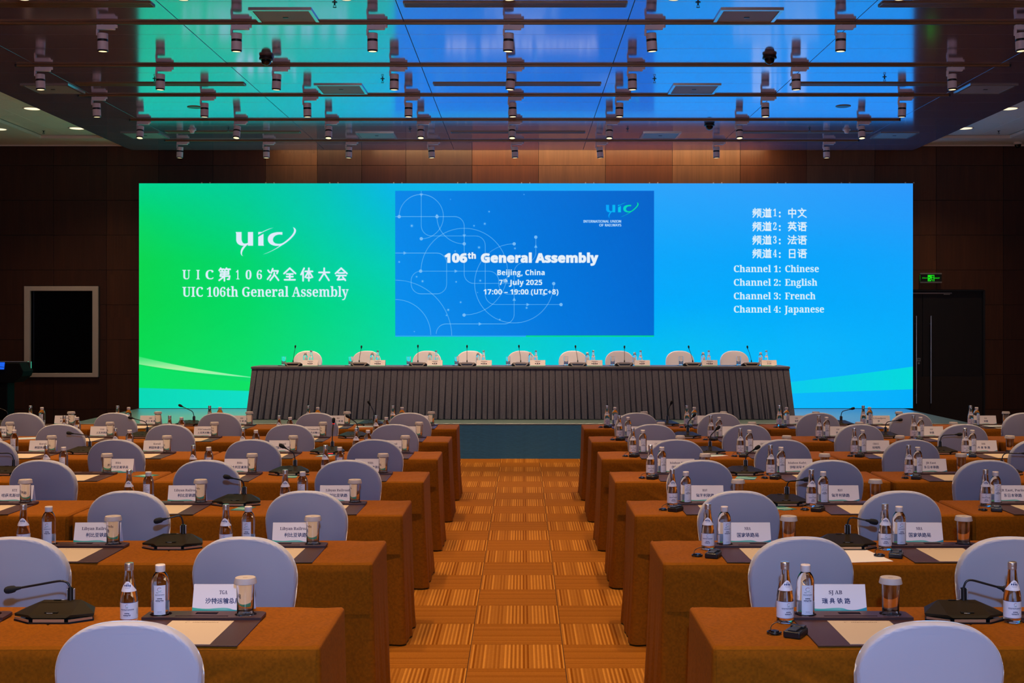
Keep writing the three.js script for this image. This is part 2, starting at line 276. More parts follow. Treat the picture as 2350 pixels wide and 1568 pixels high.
// ---------- the video wall ----------
const SD = 19.76, SX0 = X(319, SD), SX1 = X(2095, SD), SY0 = 0.492, SY1 = Yp(421, SD);
function logo(c, fill) {                                      // the three joined letters with their long sweep, in a box of 860 x 420
  c.fillStyle = fill; c.beginPath();
  c.moveTo(0, 70); c.lineTo(87, 70); c.lineTo(87, 178); c.quadraticCurveTo(95, 233, 135, 235); c.quadraticCurveTo(160, 233, 175, 226); c.lineTo(175, 70); c.lineTo(250, 70); c.lineTo(250, 266); c.lineTo(175, 266); c.lineTo(175, 248);
  c.bezierCurveTo(125, 288, 85, 348, 93, 393); c.quadraticCurveTo(100, 408, 112, 415); c.quadraticCurveTo(75, 408, 71, 368); c.bezierCurveTo(69, 328, 90, 288, 120, 266); c.bezierCurveTo(55, 270, 15, 238, 9, 188); c.lineTo(9, 93); c.closePath(); c.fill();
  c.beginPath(); c.moveTo(322, 70); c.lineTo(377, 70); c.bezierCurveTo(425, 43, 475, 23, 545, 6); c.bezierCurveTo(475, 33, 405, 63, 322, 111); c.closePath(); c.fill();
  c.beginPath(); c.moveTo(322, 138); c.lineTo(398, 94); c.lineTo(398, 248); c.lineTo(405, 266); c.lineTo(322, 266); c.closePath(); c.fill();
  c.beginPath(); c.moveTo(667, 73); c.lineTo(665, 111); c.bezierCurveTo(625, 103, 575, 106, 545, 143); c.bezierCurveTo(515, 188, 540, 238, 605, 238); c.bezierCurveTo(645, 240, 675, 228, 705, 203); c.bezierCurveTo(775, 148, 830, 88, 830, 48);
  c.quadraticCurveTo(830, 18, 810, 0); c.quadraticCurveTo(860, 13, 860, 53); c.bezierCurveTo(860, 108, 755, 208, 665, 258); c.bezierCurveTo(585, 308, 485, 368, 382, 392); c.bezierCurveTo(485, 353, 555, 318, 625, 266);
  c.bezierCurveTo(525, 278, 458, 238, 458, 173); c.bezierCurveTo(458, 98, 535, 63, 667, 73); c.closePath(); c.fill();
}
{
  const TW = 2048, TH = 595, [k, c] = canvas(TW, TH);
  // backdrop: colours of the picture on a coarse net, blended smoothly
  const xs = [319, 560, 730, 900, 1200, 1500, 1800, 2095], ys = [421, 500, 600, 700, 790, 936];
  const net = [['00d890', '00d0a0', '00c8bc', '00baec', '14b0fb', '2ca6ff', '2fa3ff', '2e9bff'], ['00d96c', '00d490', '00ceb4', '00c2d8', '04b4f6', '1ea8ff', '22a4ff', '229fff'], ['00d952', '00da70', '00d6a0', '00d0c0', '00bde8', '08aaff', '06a8ff', '08a6ff'],
    ['00da4e', '00dc66', '00da88', '00d8a8', '00c8dc', '00b0ff', '00aeff', '00acff'], ['00dc52', '00de68', '00dc86', '00dba4', '00d2d0', '00c0f4', '00b8ff', '00b2ff'], ['00e060', '00e070', '00de90', '00dcb0', '00d2d8', '00c4f4', '00baff', '00b2ff']]
    .map((r) => r.map((h) => [0, 2, 4].map((i) => parseInt(h.slice(i, i + 2), 16))));
  const nw = 296, nh = 86, img = new ImageData(nw, nh), sm = (t) => t * t * (3 - 2 * t);
  for (let y = 0; y < nh; y++) for (let x = 0; x < nw; x++) {
    const px = 319 + 1776 * (x + 0.5) / nw, py = 421 + 515 * (y + 0.5) / nh;
    let i = 0, j = 0; while (i < xs.length - 2 && px > xs[i + 1]) i++; while (j < ys.length - 2 && py > ys[j + 1]) j++;
    const a = (px - xs[i]) / (xs[i + 1] - xs[i]), b = (py - ys[j]) / (ys[j + 1] - ys[j]), o = (y * nw + x) * 4;
    for (let q = 0; q < 3; q++) img.data[o + q] = (net[j][i][q] * (1 - a) + net[j][i + 1][q] * a) * (1 - b) + (net[j + 1][i][q] * (1 - a) + net[j + 1][i + 1][q] * a) * b;
    img.data[o + 3] = 255;
  }
  const [k2, c2] = canvas(nw, nh); c2.putImageData(img, 0, 0); c.imageSmoothingEnabled = true; c.drawImage(k2, 0, 0, TW, TH);
  c.scale(TW / 1776, TH / 515.5); c.translate(-319, -421);
  // sweeping bands along the foot
  c.fillStyle = '#00e466'; c.beginPath(); c.moveTo(319, 838); c.quadraticCurveTo(450, 862, 640, 884); c.lineTo(900, 900); c.lineTo(319, 891); c.fill();
  { const g = c.createLinearGradient(0, 818, 0, 872); g.addColorStop(0, 'rgba(190,255,190,0.25)'); g.addColorStop(0.5, 'rgba(190,245,170,0.95)'); g.addColorStop(1, 'rgba(150,250,190,0.9)'); c.fillStyle = g; }
  c.beginPath(); c.moveTo(319, 818); c.quadraticCurveTo(440, 848, 600, 868); c.quadraticCurveTo(430, 856, 319, 836); c.fill();
  { const g = c.createLinearGradient(319, 0, 900, 0); g.addColorStop(0, '#00dcb8'); g.addColorStop(0.4, '#00e0c8'); g.addColorStop(1, 'rgba(0,214,214,0.6)'); c.fillStyle = g; }
  c.beginPath(); c.moveTo(319, 890); c.lineTo(900, 906); c.lineTo(900, 940); c.lineTo(319, 940); c.fill();
  { const g = c.createLinearGradient(1800, 0, 2095, 0); g.addColorStop(0, '#00cdf0'); g.addColorStop(1, '#00dce0'); c.fillStyle = g; }
  c.beginPath(); c.moveTo(1780, 880); c.quadraticCurveTo(1950, 862, 2095, 841); c.lineTo(2095, 893); c.quadraticCurveTo(1950, 898, 1780, 904); c.fill();
  // left: emblem and title
  c.save(); c.translate(540.5, 521); c.scale(0.1617, 0.1617); logo(c, '#e2f0ff'); c.restore();
  c.fillStyle = '#e4f2ff';
  for (const [ch, a, b] of [['U', 418, 437], ['I', 450, 459], ['C', 470, 491], ['1', 541, 550], ['0', 563, 578], ['6', 588, 602]]) fit(c, ch, a, b, 641, 30, SERIF);
  for (const [ch, a] of [['第', 500], ['次', 611], ['全', 650], ['体', 689], ['大', 729], ['会', 768]]) glyph(c, ch, a, 615, 30, 3.4);
  fit(c, 'UIC 106th General Assembly', 418, 800, 681, 31, SERIF);
  // right: the interpretation channels
  [['1', '中', '文', 'Chinese', 1880], ['2', '英', '语', 'English', 1876], ['3', '法', '语', 'French', 1872], ['4', '日', '语', 'Japanese', 1892]].forEach(([n, p, q, word, end], i) => {
    const y = 478 + 31 * i; glyph(c, '频', 1726, y, 22, 3); glyph(c, '道', 1749, y, 22, 3); fit(c, n, 1774, 1783, y + 19, 24, SERIF); c.beginPath(); c.arc(1789.5, y + 10, 2.2, 0, 7); c.arc(1789.5, y + 18.5, 2.2, 0, 7); c.fill(); glyph(c, p, 1807, y, 22, 3.1); glyph(c, q, 1829.5, y, 22, 3.1);
    const b = 625 + 31 * i; fit(c, `Channel ${n}:`, 1683, 1793, b, 22, SERIF); fit(c, word, 1801, end, b, 22, SERIF);
  });
  // the slide in the middle
  { const g = c.createLinearGradient(907, 740, 1500, 470); g.addColorStop(0, '#0892f2'); g.addColorStop(0.45, '#007de4'); g.addColorStop(1, '#0066d0'); c.fillStyle = g; c.fillRect(907, 438, 594, 332); }
  c.fillStyle = '#2fa8ff'; c.fillRect(907, 770, 300, 2.5); c.fillStyle = '#00e27c'; c.fillRect(1207, 770, 294, 2.5);
  c.save(); c.beginPath(); c.rect(907, 438, 594, 332); c.clip();
  c.translate(800, 400); c.scale(1 / 2.8, 1 / 2.8); c.strokeStyle = 'rgba(190,222,255,0.72)'; c.lineWidth = 2.6; c.fillStyle = 'rgba(120,190,250,0.95)';
  const line = (f) => { c.beginPath(); f(); c.stroke(); };
  line(() => { c.arc(467, 272, 142, Math.PI, Math.PI * 2.5); }); line(() => { c.moveTo(467, 107); c.lineTo(467, 330); c.arcTo(467, 396, 530, 396, 66); c.lineTo(815, 396); c.arcTo(878, 396, 878, 458, 62); c.lineTo(878, 770); c.arcTo(878, 837, 945, 837, 66); c.lineTo(1365, 837); });
  line(() => { c.moveTo(300, 272); c.lineTo(680, 272); c.arcTo(743, 272, 743, 335, 62); c.lineTo(743, 640); c.arcTo(743, 701, 805, 701, 62); c.lineTo(1130, 701); });
  line(() => { c.arc(743, 272, 175, Math.PI, Math.PI / 2, true); }); line(() => { c.arc(743, 625, 278, Math.PI, Math.PI * 2.5); }); line(() => { c.arc(1064, 701, 254, -Math.PI / 2, 0, true); });
  line(() => { c.moveTo(300, 506); c.lineTo(565, 506); c.arcTo(630, 506, 630, 570, 64); c.lineTo(630, 705); c.arcTo(630, 768, 567, 768, 63); c.lineTo(467, 768); c.arcTo(402, 768, 402, 703, 64); c.lineTo(402, 690); c.arcTo(402, 622, 463, 622, 62); c.lineTo(900, 622); c.arcTo(965, 622, 965, 690, 64); c.lineTo(965, 705); c.arcTo(965, 770, 1030, 770, 64); c.lineTo(1255, 770); });
  line(() => { c.moveTo(1203, 404); c.lineTo(1203, 500); c.arcTo(1203, 565, 1140, 565, 62); c.lineTo(1130, 567); c.arcTo(1064, 570, 1064, 640, 64); c.lineTo(1064, 895); c.arcTo(1064, 961, 1003, 961, 62); c.lineTo(630, 961); c.arcTo(563, 961, 563, 1042, 64); });
  line(() => { c.arc(300, 1043, 363, -Math.PI / 2, 0); }); line(() => { c.arc(300, 1032, 228, -Math.PI / 2, 0); });
  for (const [x, y] of [[325, 272], [568, 272], [467, 414], [743, 447], [463, 622], [742, 904], [1064, 447], [1203, 404], [1318, 702], [1365, 837], [1255, 770]]) { c.beginPath(); c.arc(x, y, 9, 0, 7); c.fill(); c.stroke(); }
  for (const [x, y, r] of [[467, 133, 1], [743, 396, 1], [362, 506, 0], [690, 622, 0], [845, 961, 0], [1152, 837, 0], [1064, 803, 3], [1203, 463, 3]]) { c.save(); c.translate(x, y); c.rotate(r * Math.PI / 2); c.beginPath(); c.moveTo(12, 0); c.lineTo(-9, 11); c.lineTo(-9, -11); c.fill(); c.restore(); }
  for (const [x, y, r] of [[655, 161, 5], [903, 240, 9], [875, 318, 12], [806, 331, 9], [406, 331, 14], [567, 262, 9], [838, 470, 13], [685, 494, 8], [325, 563, 10], [475, 687, 12], [691, 691, 9], [846, 683, 11], [720, 822, 10], [640, 871, 12], [629, 906, 8], [972, 933, 9], [1144, 858, 11], [1069, 476, 10], [1127, 130, 6], [422, 1010, 6], [829, 759, 5], [437, 658, 9]]) {
    const g = c.createRadialGradient(x, y, 0, x, y, r); g.addColorStop(0, 'rgba(215,235,255,0.9)'); g.addColorStop(0.35, 'rgba(150,205,255,0.55)'); g.addColorStop(1, 'rgba(80,160,250,0)'); c.fillStyle = g; c.beginPath(); c.arc(x, y, r, 0, 7); c.fill(); }
  c.restore();
  c.save(); c.shadowColor = 'rgba(0,20,120,0.7)'; c.shadowBlur = 4; c.fillStyle = '#eaf4ff';
  fit(c, '106', 1020, 1072, 602, 28, SANS, 2.2); fit(c, 'th', 1073.5, 1093, 593, 18, SANS, 1.2); fit(c, 'General Assembly', 1103, 1372, 602, 28, SANS, 2.2);
  c.shadowBlur = 0; fit(c, 'Beijing, China', 1140, 1251, 632, 17.5, SANS); fit(c, '7', 1145.5, 1154, 654, 17.5, SANS); fit(c, 'th', 1155, 1165, 648, 11, SANS); fit(c, 'July 2025', 1170, 1245, 654, 17.5, SANS); fit(c, '17:00 – 19:00 (UTC+8)', 1109, 1282, 676, 17.5, SANS);
  c.fillStyle = '#cfe4ff'; fit(c, 'INTERNATIONAL UNION', 1338.5, 1426, 511.5, 8, SANS_THIN, 0.15); fit(c, 'OF RAILWAYS', 1375, 1426, 520.5, 8, SANS_THIN, 0.15); c.restore();
  c.save(); c.translate(1390, 464); c.scale(0.0878, 0.0878); { const g = c.createLinearGradient(0, 0, 860, 0); g.addColorStop(0, '#00a8ff'); g.addColorStop(0.45, '#00ccec'); g.addColorStop(0.75, '#00e6a0'); g.addColorStop(1, '#00f09a'); logo(c, g); } c.restore();

  const wall = thing('video_wall', 'huge lit video wall behind the long skirted table on the stage', 'screen'), w = SX1 - SX0, h = SY1 - SY0, cx = (SX0 + SX1) / 2, cy = (SY0 + SY1) / 2;
  part(wall, 'screen_face', new THREE.PlaneGeometry(w, h).translate(cx, cy, -SD), std(0x000000, 1, 0, { emissive: 0xffffff, emissiveIntensity: SCREEN_GLOW, emissiveMap: canvasMap(k) }), 'glowing green to blue picture with titles');
  part(wall, 'cabinet', box(w, h, 0.12, cx, cy, -SD - 0.062), BLACK);
  for (let i = 0; i < 12; i++) for (const d of [0, 19]) part(wall, 'bracket', box(0.016, 0.022, 0.03, X(462 + 147 * i + d, SD), SY1 + 0.011, -SD - 0.03), CREAM);
  for (const [a, b, col] of [[SX0, X(900, SD), [0, 0.38, 0.8]], [X(900, SD), X(1505, SD), [0, 0.22, 0.9]], [X(1505, SD), SX1, [0, 0.25, 1]]]) {
    const l = new THREE.RectAreaLight(lin(...col), SCREEN_LIGHT, b - a, h); l.position.set((a + b) / 2, cy, -SD + 0.03); l.lookAt((a + b) / 2, cy, 0); scene.add(l);
  }
}
// ---------- ceiling fittings ----------
const ORD = ['first', 'second', 'third', 'fourth', 'fifth', 'sixth', 'seventh', 'eighth', 'ninth', 'tenth'];
const FIT_WHITE = std(lin(0.82, 0.70, 0.68), 0.5), FIT_BLACK = std(lin(0.01, 0.01, 0.01), 0.4), TRACK = std(lin(0.26, 0.135, 0.05), 0.42, 0.35);
const LENS = std(0x000000, 0.4, 0, { emissive: lin(1, 0.74, 0.40), emissiveIntensity: 1.6 });
{
  const cols = [-5.2, -3.88, -2.63, -1.38, -0.125, 1.178, 2.943, 4.62], rows = [18.53, 16.66, 14.87, 13.15, 11.3, 9.5, 7.7, 5.9, 4.1, 2.3];
  const rowName = (r) => r === 0 ? 'the track nearest the stage wall' : `the ${ORD[r]} track out from the stage wall`;
  // one fitting: adapter on the track, swivel arm, can with two black rings, glowing lens
  const adapter = merge(rbox(0.165, 0.046, 0.044, 0.006, 0.032, -0.026, 0), cyl(0.022, 0.022, 0.024, 0.118, -0.016, 0, 16), box(0.02, 0.02, 0.02, 0, -0.006, 0));
  const arm = rbox(0.02, 0.06, 0.03, 0.004, -0.046, -0.072, 0), head = (g) => g.translate(0, -0.082, 0);
  const upper = head(cyl(0.0485, 0.0485, 0.052, 0, -0.028, 0, 28)), lower = head(cyl(0.0485, 0.0485, 0.078, 0, -0.115, 0, 28)), band = head(cyl(0.0475, 0.0475, 0.022, 0, -0.065, 0, 28)), rim = head(cyl(0.0465, 0.0465, 0.006, 0, -0.002, 0, 28)), rim2 = head(lathe([[0.038, -0.168], [0.0475, -0.164], [0.0485, -0.154], [0.04, -0.154], [0.038, -0.168]], 28));
  const lens = head(cyl(0.039, 0.039, 0.004, 0, -0.163, 0, 24));
  const make = copier(() => {
    const o = proto('track_spotlight', 'spotlight', 'spotlights on the ceiling tracks');
    part(o, 'adapter', adapter, FIT_WHITE); part(o, 'arm', arm, FIT_WHITE);
    const can = part(o, 'lamp_can', upper, FIT_WHITE); part(can, 'can_sleeve', lower, FIT_WHITE); part(can, 'black_band', band, FIT_BLACK); part(can, 'rim', rim, FIT_BLACK); part(can, 'rim', rim2, FIT_BLACK); part(can, 'lens', lens, LENS, 'warm glowing lens');
    return o;
  });
  const wide = { 0: [-5.42, 5.1], 1: [-5.35, 5.15], 2: [-5.4, 5.2], 3: [-5.45, 5.25] };
  rows.forEach((D, r) => {
    const [a, b] = wide[r] ?? [-6.0, 6.0], t = thing('light_track', r === 0 ? 'dark ceiling light track nearest the stage wall' : `dark ceiling light track, the ${ORD[r]} out from the stage wall`, 'track', [0, CANOPY, -D], 0, 'ceiling light tracks');
    part(t, 'rail', rbox(b - a, 0.022, 0.036, 0.003, (a + b) / 2, -0.0115, 0), TRACK);
    part(t, 'groove', box(b - a - 0.02, 0.003, 0.012, (a + b) / 2, -0.0226, 0), FIT_BLACK); part(t, 'end_cap', rbox(0.02, 0.024, 0.038, 0.003, a, -0.0125, 0), FIT_BLACK); part(t, 'end_cap', rbox(0.02, 0.024, 0.038, 0.003, b, -0.0125, 0), FIT_BLACK);
    cols.forEach((x, c) => {
      const xx = x + jit(0.015), o = make(`white track spotlight, ${ORD[c]} from the left on ${rowName(r)}`, [xx, CANOPY - 0.023, -D], jit(0.06)), can = o.children[2], tz = jit(0.05) * (rnd() < 0.35 ? 2 : 0.6), tx = jit(0.04) + (r === 1 ? -0.24 : 0);
      can.rotation.set(tx, 0, tz);
      const s = new THREE.SpotLight(SPOT_COLOR, SPOT_POWER * (r === 1 ? 1.35 : 1), 0, 0.54, 0.8); s.position.set(xx, CANOPY - 0.29, -D); s.target.position.set(xx + Math.sin(tz) * 3, 0, -D + Math.tan(tx) * 4.36);
      s.castShadow = true; s.shadow.radius = 2; scene.add(s, s.target);
    });
  });
}
{
  // square access panels with a raised frame
  const frame = merge(box(0.56, 0.014, 0.03, 0, -0.007, 0.265), box(0.56, 0.014, 0.03, 0, -0.007, -0.265), box(0.03, 0.014, 0.5, 0.265, -0.007, 0), box(0.03, 0.014, 0.5, -0.265, -0.007, 0));
  const HATCH = phys({ color: lin(0.27, 0.25, 0.23), roughness: 0.6, specularIntensity: 0.4 }), FRAME = phys({ color: lin(0.5, 0.48, 0.45), roughness: 0.2, metalness: 0.6 });
  const make = copier(() => { const o = proto('ceiling_hatch', 'hatch', 'square hatches in the polished ceiling'); part(o, 'frame', frame, FRAME); part(o, 'panel', rbox(0.5, 0.008, 0.5, 0.002, 0, -0.004, 0), HATCH); part(o, 'latch', rbox(0.05, 0.006, 0.03, 0.002, 0, -0.01, 0), FIT_BLACK); return o; });
  const rows = [['row nearest the stage', 18.05], ['middle row', 14.5], ['row nearest the camera', 11.1]];
  rows.forEach(([n, D], r) => [[-5.57, 'leftmost'], [-2.15, 'second from left'], [2.04, 'third from left'], [5.5, 'rightmost']].forEach(([x, w]) => { if (r < 2 || Math.abs(x) < 3) make(`square framed ceiling hatch, ${r === 2 ? (x < 0 ? 'left' : 'right') : w} in the ${n}`, [x, CANOPY, -D]); }));
  // slotted air outlets between the joints
  const slats = (w) => [box(w, 0.012, 0.012, 0, -0.006, 0.07), box(w, 0.012, 0.012, 0, -0.006, -0.07), box(0.012, 0.012, 0.13, w / 2, -0.006, 0), box(0.012, 0.012, 0.13, -w / 2, -0.006, 0)];
  const make2 = copier(() => { const o = proto('air_slot', 'vent', 'slotted air outlets in the ceiling'), w = 1.94; part(o, 'frame', merge(...slats(w)), TRACK); part(o, 'void', box(w - 0.02, 0.002, 0.13, 0, -0.001, 0), DARK_SLOT); for (const z of [-0.035, 0, 0.035]) part(o, 'slat', box(w - 0.02, 0.01, 0.01, 0, -0.006, z), TRACK); return o; });
  for (const [n, D] of [['nearest the stage wall', 17.74], ['in the middle row', 14.2], ['nearest the camera', 10.66]]) for (const [x, w] of [[-4.2, 'left'], [-0.06, 'middle'], [4.1, 'right']]) make2(`long slotted air outlet, ${w} of the three ${n}`, [x, CANOPY, -D]);
  // dome cameras
  const dome = lathe([[0, -0.115], [0.03, -0.109], [0.052, -0.092], [0.062, -0.066], [0.064, -0.045]], 28), cover = lathe([[0.064, -0.045], [0.086, -0.043], [0.09, -0.036], [0.086, -0.01], [0.08, 0]], 28), GLOSS = std(lin(0.006, 0.006, 0.007), 0.08);
  const make3 = copier(() => { const o = proto('dome_camera', 'camera'); o.scale.setScalar(0.82); part(o, 'housing', cover, FIT_BLACK); part(o, 'dome', dome, GLOSS); return o; });
  make3('black dome camera by the left part of the ceiling', [X(611, 12.75), CANOPY, -12.75]); make3('black dome camera by the right part of the ceiling', [X(1766, 12.7), CANOPY, -12.7]); make3('smaller looking black dome camera close to the stage wall', [X(1628, 17.0), CANOPY, -17.0]);
  { const o = make3('beige mounted dome camera over the door side of the wall', [X(2336, 19.75), LOW, -19.75]); o.children[0].material = CREAM; o.scale.setScalar(0.8); }
  // sprinklers
  const head = merge(cyl(0.03, 0.03, 0.005, 0, -0.003, 0, 18), cyl(0.009, 0.009, 0.035, 0, -0.02, 0, 10), cyl(0.022, 0.022, 0.003, 0, -0.062, 0, 16), tube([[0.012, -0.035, 0], [0.015, -0.05, 0], [0.004, -0.062, 0]], 0.003, 8, 6), tube([[-0.012, -0.035, 0], [-0.015, -0.05, 0], [-0.004, -0.062, 0]], 0.003, 8, 6));
  const make4 = copier(() => { const o = proto('sprinkler', 'sprinkler', 'ceiling sprinklers'); o.scale.setScalar(0.75); part(o, 'head', head, FIT_BLACK); return o; });
  [[768, 10.6, 'above the left of the ceiling near the camera'], [1602, 10.6, 'above the right of the ceiling near the camera'], [355, 13.9, 'left of the row by the middle air outlets'], [878, 13.9, 'second in the row by the middle air outlets'], [1502, 13.9, 'third in the row by the middle air outlets'], [2030, 13.8, 'rightmost in the row by the middle air outlets'],
    [524, 17.4, 'leftmost of the row nearest the stage wall'], [941, 17.45, 'second of the row nearest the stage wall'], [1440, 17.45, 'third of the row nearest the stage wall'], [1858, 17.4, 'rightmost of the row nearest the stage wall']].forEach(([px, D, w]) => make4(`small dark ceiling sprinkler, ${w}`, [X(px, D), CANOPY, -D]));
  make4('dark sprinkler under the pale bay of the left side ceiling', [X(100, 18.9), TOP, -18.9]); make4('dark sprinkler under the pale bay of the right side ceiling', [X(2292, 18.9), TOP, -18.9]);
  // smoke detectors and round speakers
  const make5 = copier(() => { const o = proto('smoke_detector', 'detector'); part(o, 'base', cyl(0.055, 0.058, 0.016, 0, -0.008, 0, 24), FIT_WHITE); part(o, 'chamber', lathe([[0, -0.06], [0.026, -0.058], [0.032, -0.045], [0.04, -0.018]], 24), FIT_WHITE); return o; });
  make5('white smoke detector on the left of the ceiling near the stage', [X(441, 17.5), CANOPY, -17.5]); make5('white smoke detector on the right of the ceiling near the stage', [X(1943, 17.5), CANOPY, -17.5]);
  const make6 = copier(() => { const o = proto('ceiling_speaker', 'speaker'); part(o, 'ring', lathe([[0.07, -0.003], [0.085, -0.009], [0.095, -0.006], [0.096, 0]], 32), TRACK); part(o, 'grille', cyl(0.072, 0.072, 0.004, 0, -0.003, 0, 28), FIT_BLACK); return o; });
  make6('round flush ceiling speaker towards the left wall', [X(447, 15.72), CANOPY, -15.72]); make6('round flush ceiling speaker towards the right wall', [X(1935, 15.65), CANOPY, -15.65]);
  // recessed downlights in the side ceilings
  const ringG = lathe([[0.105, -0.002], [0.12, -0.008], [0.128, -0.006], [0.13, 0]], 32), discG = cyl(0.108, 0.108, 0.004, 0, -0.003, 0, 32), GLOW = std(0x000000, 0.5, 0, { emissive: lin(1, 0.82, 0.5), emissiveIntensity: 1.5 });
  const make7 = copier(() => { const o = proto('downlight', 'downlight', 'round downlights in the side ceilings'); part(o, 'ring', ringG, FIT_WHITE); part(o, 'lamp_disc', discG, GLOW, 'warm glowing disc'); return o; });
  const spot = (x, y, D, p) => { const s = new THREE.SpotLight(new THREE.Color(1, 0.72, 0.42), p, 0, 0.95, 0.7); s.position.set(x, y - 0.02, -D); s.target.position.set(x, 0, -D); s.castShadow = true; s.shadow.radius = 5; scene.add(s, s.target); };
  for (const [s, w] of [[-1, 'left'], [1, 'right']]) [18.65, 16.95, 15.25, 13.5, 11.8, 10.0].forEach((D, i) => { const x = s * (s < 0 ? 6.8 : 6.76); make7(`round warm downlight in the ${w} side ceiling, ${ORD[i]} from the stage wall`, [x, TOP, -D]); spot(x, TOP, D, DOWN_POWER); });
  make7('small part of a warm downlight at the far left edge of the border', [X(-3, 18.4), LOW, -18.4]); spot(X(-3, 18.4), LOW, 18.4, DOWN_POWER * 0.6);
  // glowing strip in the slot between canopy and wall
  for (const [x0, x1, p, w] of [[-6.0, -2.6, WASH_POWER * 0.4, 'left'], [-2.5, 4.9, WASH_POWER, 'long middle']]) {
    const o = thing('cove_light', `warm light strip in the slot above the panelled wall, ${w} run`, 'strip light', [0, 0, 0], 0, 'light strips in the slot over the wall');
    part(o, 'housing', box(x1 - x0, 0.03, 0.05, (x0 + x1) / 2, 4.83, -19.72), FIT_BLACK); part(o, 'lamp_strip', box(x1 - x0 - 0.02, 0.008, 0.03, (x0 + x1) / 2, 4.811, -19.72), LENS, 'glowing strip');
    const l = new THREE.RectAreaLight(new THREE.Color(1, 0.62, 0.3), p, x1 - x0 - 0.02, 0.03); l.position.set((x0 + x1) / 2, 4.80, -19.72); l.lookAt((x0 + x1) / 2, 3.9, -19.98); scene.add(l);
  }
}
{
  // exit sign over the door
  const D = 20.02, o = thing('exit_sign', 'green lit running man exit sign above the dark double door', 'sign'), x0 = X(2111, D), x1 = X(2160, D), y0 = Yp(650, D), y1 = Yp(627, D), w = x1 - x0, h = y1 - y0, x = (x0 + x1) / 2, y = (y0 + y1) / 2;
  const [k, c] = canvas(392, 150); c.fillStyle = '#020402'; c.fillRect(0, 0, 392, 150); c.fillStyle = '#18e018';
  [...'安全出口'].forEach((ch, i) => glyph(c, ch, 36 + i * 24, 62, 22, 3.4)); fit(c, 'EXIT', 262, 356, 88, 34, SANS);
  c.fillRect(136, 14, 120, 122); c.fillStyle = '#020402'; c.fillRect(196, 24, 46, 112);
  c.strokeStyle = '#18e018'; c.lineWidth = 13; c.lineCap = c.lineJoin = 'round'; c.fillStyle = '#18e018'; c.beginPath(); c.arc(213, 36, 11, 0, 7); c.fill();
  const stroke = (col, lw, ...p) => { c.strokeStyle = col; c.lineWidth = lw; c.beginPath(); p.forEach(([a, b]) => c.lineTo(a, b)); c.stroke(); };
  stroke('#18e018', 15, [205, 55], [198, 88]); stroke('#020402', 10, [176, 70], [160, 60], [150, 74]); stroke('#18e018', 9, [207, 58], [224, 72], [236, 64]); stroke('#18e018', 10, [199, 90], [222, 104], [218, 130]); stroke('#020402', 11, [192, 84], [180, 112], [152, 116]);
  part(o, 'lit_panel', box(w, h * 0.76, 0.024, x, y, -D + 0.012), std(0x000000, 0.5, 0, { emissive: 0xffffff, emissiveIntensity: 1.0, emissiveMap: canvasMap(k) }), 'glowing green pictogram');
  part(o, 'top_rail', rbox(w, h * 0.13, 0.034, 0.003, x, y1 - h * 0.065, -D + 0.017), STEEL); part(o, 'bottom_rail', rbox(w, h * 0.13, 0.034, 0.003, x, y0 + h * 0.065, -D + 0.017), STEEL);
  const l = new THREE.RectAreaLight(new THREE.Color(0.05, 1, 0.1), 0.05, w, h * 0.7); l.position.set(x, y, -D + 0.03); l.lookAt(x, y, 0); scene.add(l);
}
{
  // lectern beside the stage: raked head with a screen, slim column, foot
  const D = 17.3, o = thing('lectern', 'black lectern with a raked head and lit blue screen beside the stage', 'lectern', [X(-8, D), 0, -D]), k = D / F, m = phys({ color: lin(0.006, 0.006, 0.007), roughness: 0.7, specularIntensity: 0.1 });
  const y = (py) => Yp(py, D), hx = 70 * k;
  part(o, 'foot', rbox(0.62, 0.03, 0.5, 0.01, 0, 0.017, 0), m); part(o, 'column', rbox(0.41, y(872) - 0.02, 0.26, 0.02, 0, (y(872) + 0.02) / 2, 0), m);
  const side = new THREE.Shape(); const pts = [[-hx, y(856)], [-hx + 0.05, y(834)], [hx - 0.05, y(834)], [hx, y(852)], [hx - 0.02, y(862)], [hx - 0.13, y(876)], [-hx + 0.13, y(876)], [-hx + 0.02, y(862)]]; pts.forEach(([a, b], i) => i ? side.lineTo(a, b) : side.moveTo(a, b)); side.closePath();
  part(o, 'head', new THREE.ExtrudeGeometry(side, { depth: 0.34, bevelEnabled: true, bevelSize: 0.01, bevelThickness: 0.01, bevelSegments: 2 }).translate(0, 0, -0.19), m);
  part(o, 'top_edge', merge(rbox(2 * hx - 0.1, 0.012, 0.05, 0.004, 0, y(831), -0.17), box(0.014, 0.15, 0.03, hx - 0.012, y(843), -0.16).rotateZ(0)), STEEL);
  const [kc, c] = canvas(256, 64); { const g = c.createLinearGradient(0, 0, 256, 64); g.addColorStop(0, '#0a4fe8'); g.addColorStop(1, '#1f6cff'); c.fillStyle = g; c.fillRect(0, 0, 256, 64); c.strokeStyle = '#04143c'; c.lineWidth = 4; c.beginPath(); c.moveTo(0, 10); c.lineTo(256, 46); c.stroke(); }
  const scr = part(o, 'screen', box(0.41, 0.1, 0.012), std(0x000000, 0.3, 0, { emissive: 0xffffff, emissiveIntensity: 0.85, emissiveMap: canvasMap(kc) }), 'lit blue monitor'); scr.position.set(-0.02, y(839), 0.175); scr.rotation.x = -0.25;
  const l = new THREE.RectAreaLight(lin(0.03, 0.15, 1), 0.5, 0.4, 0.09); l.position.set(X(-8, D), y(839), -D + 0.2); l.lookAt(X(-8, D), y(839) + 0.6, 0); scene.add(l);
}
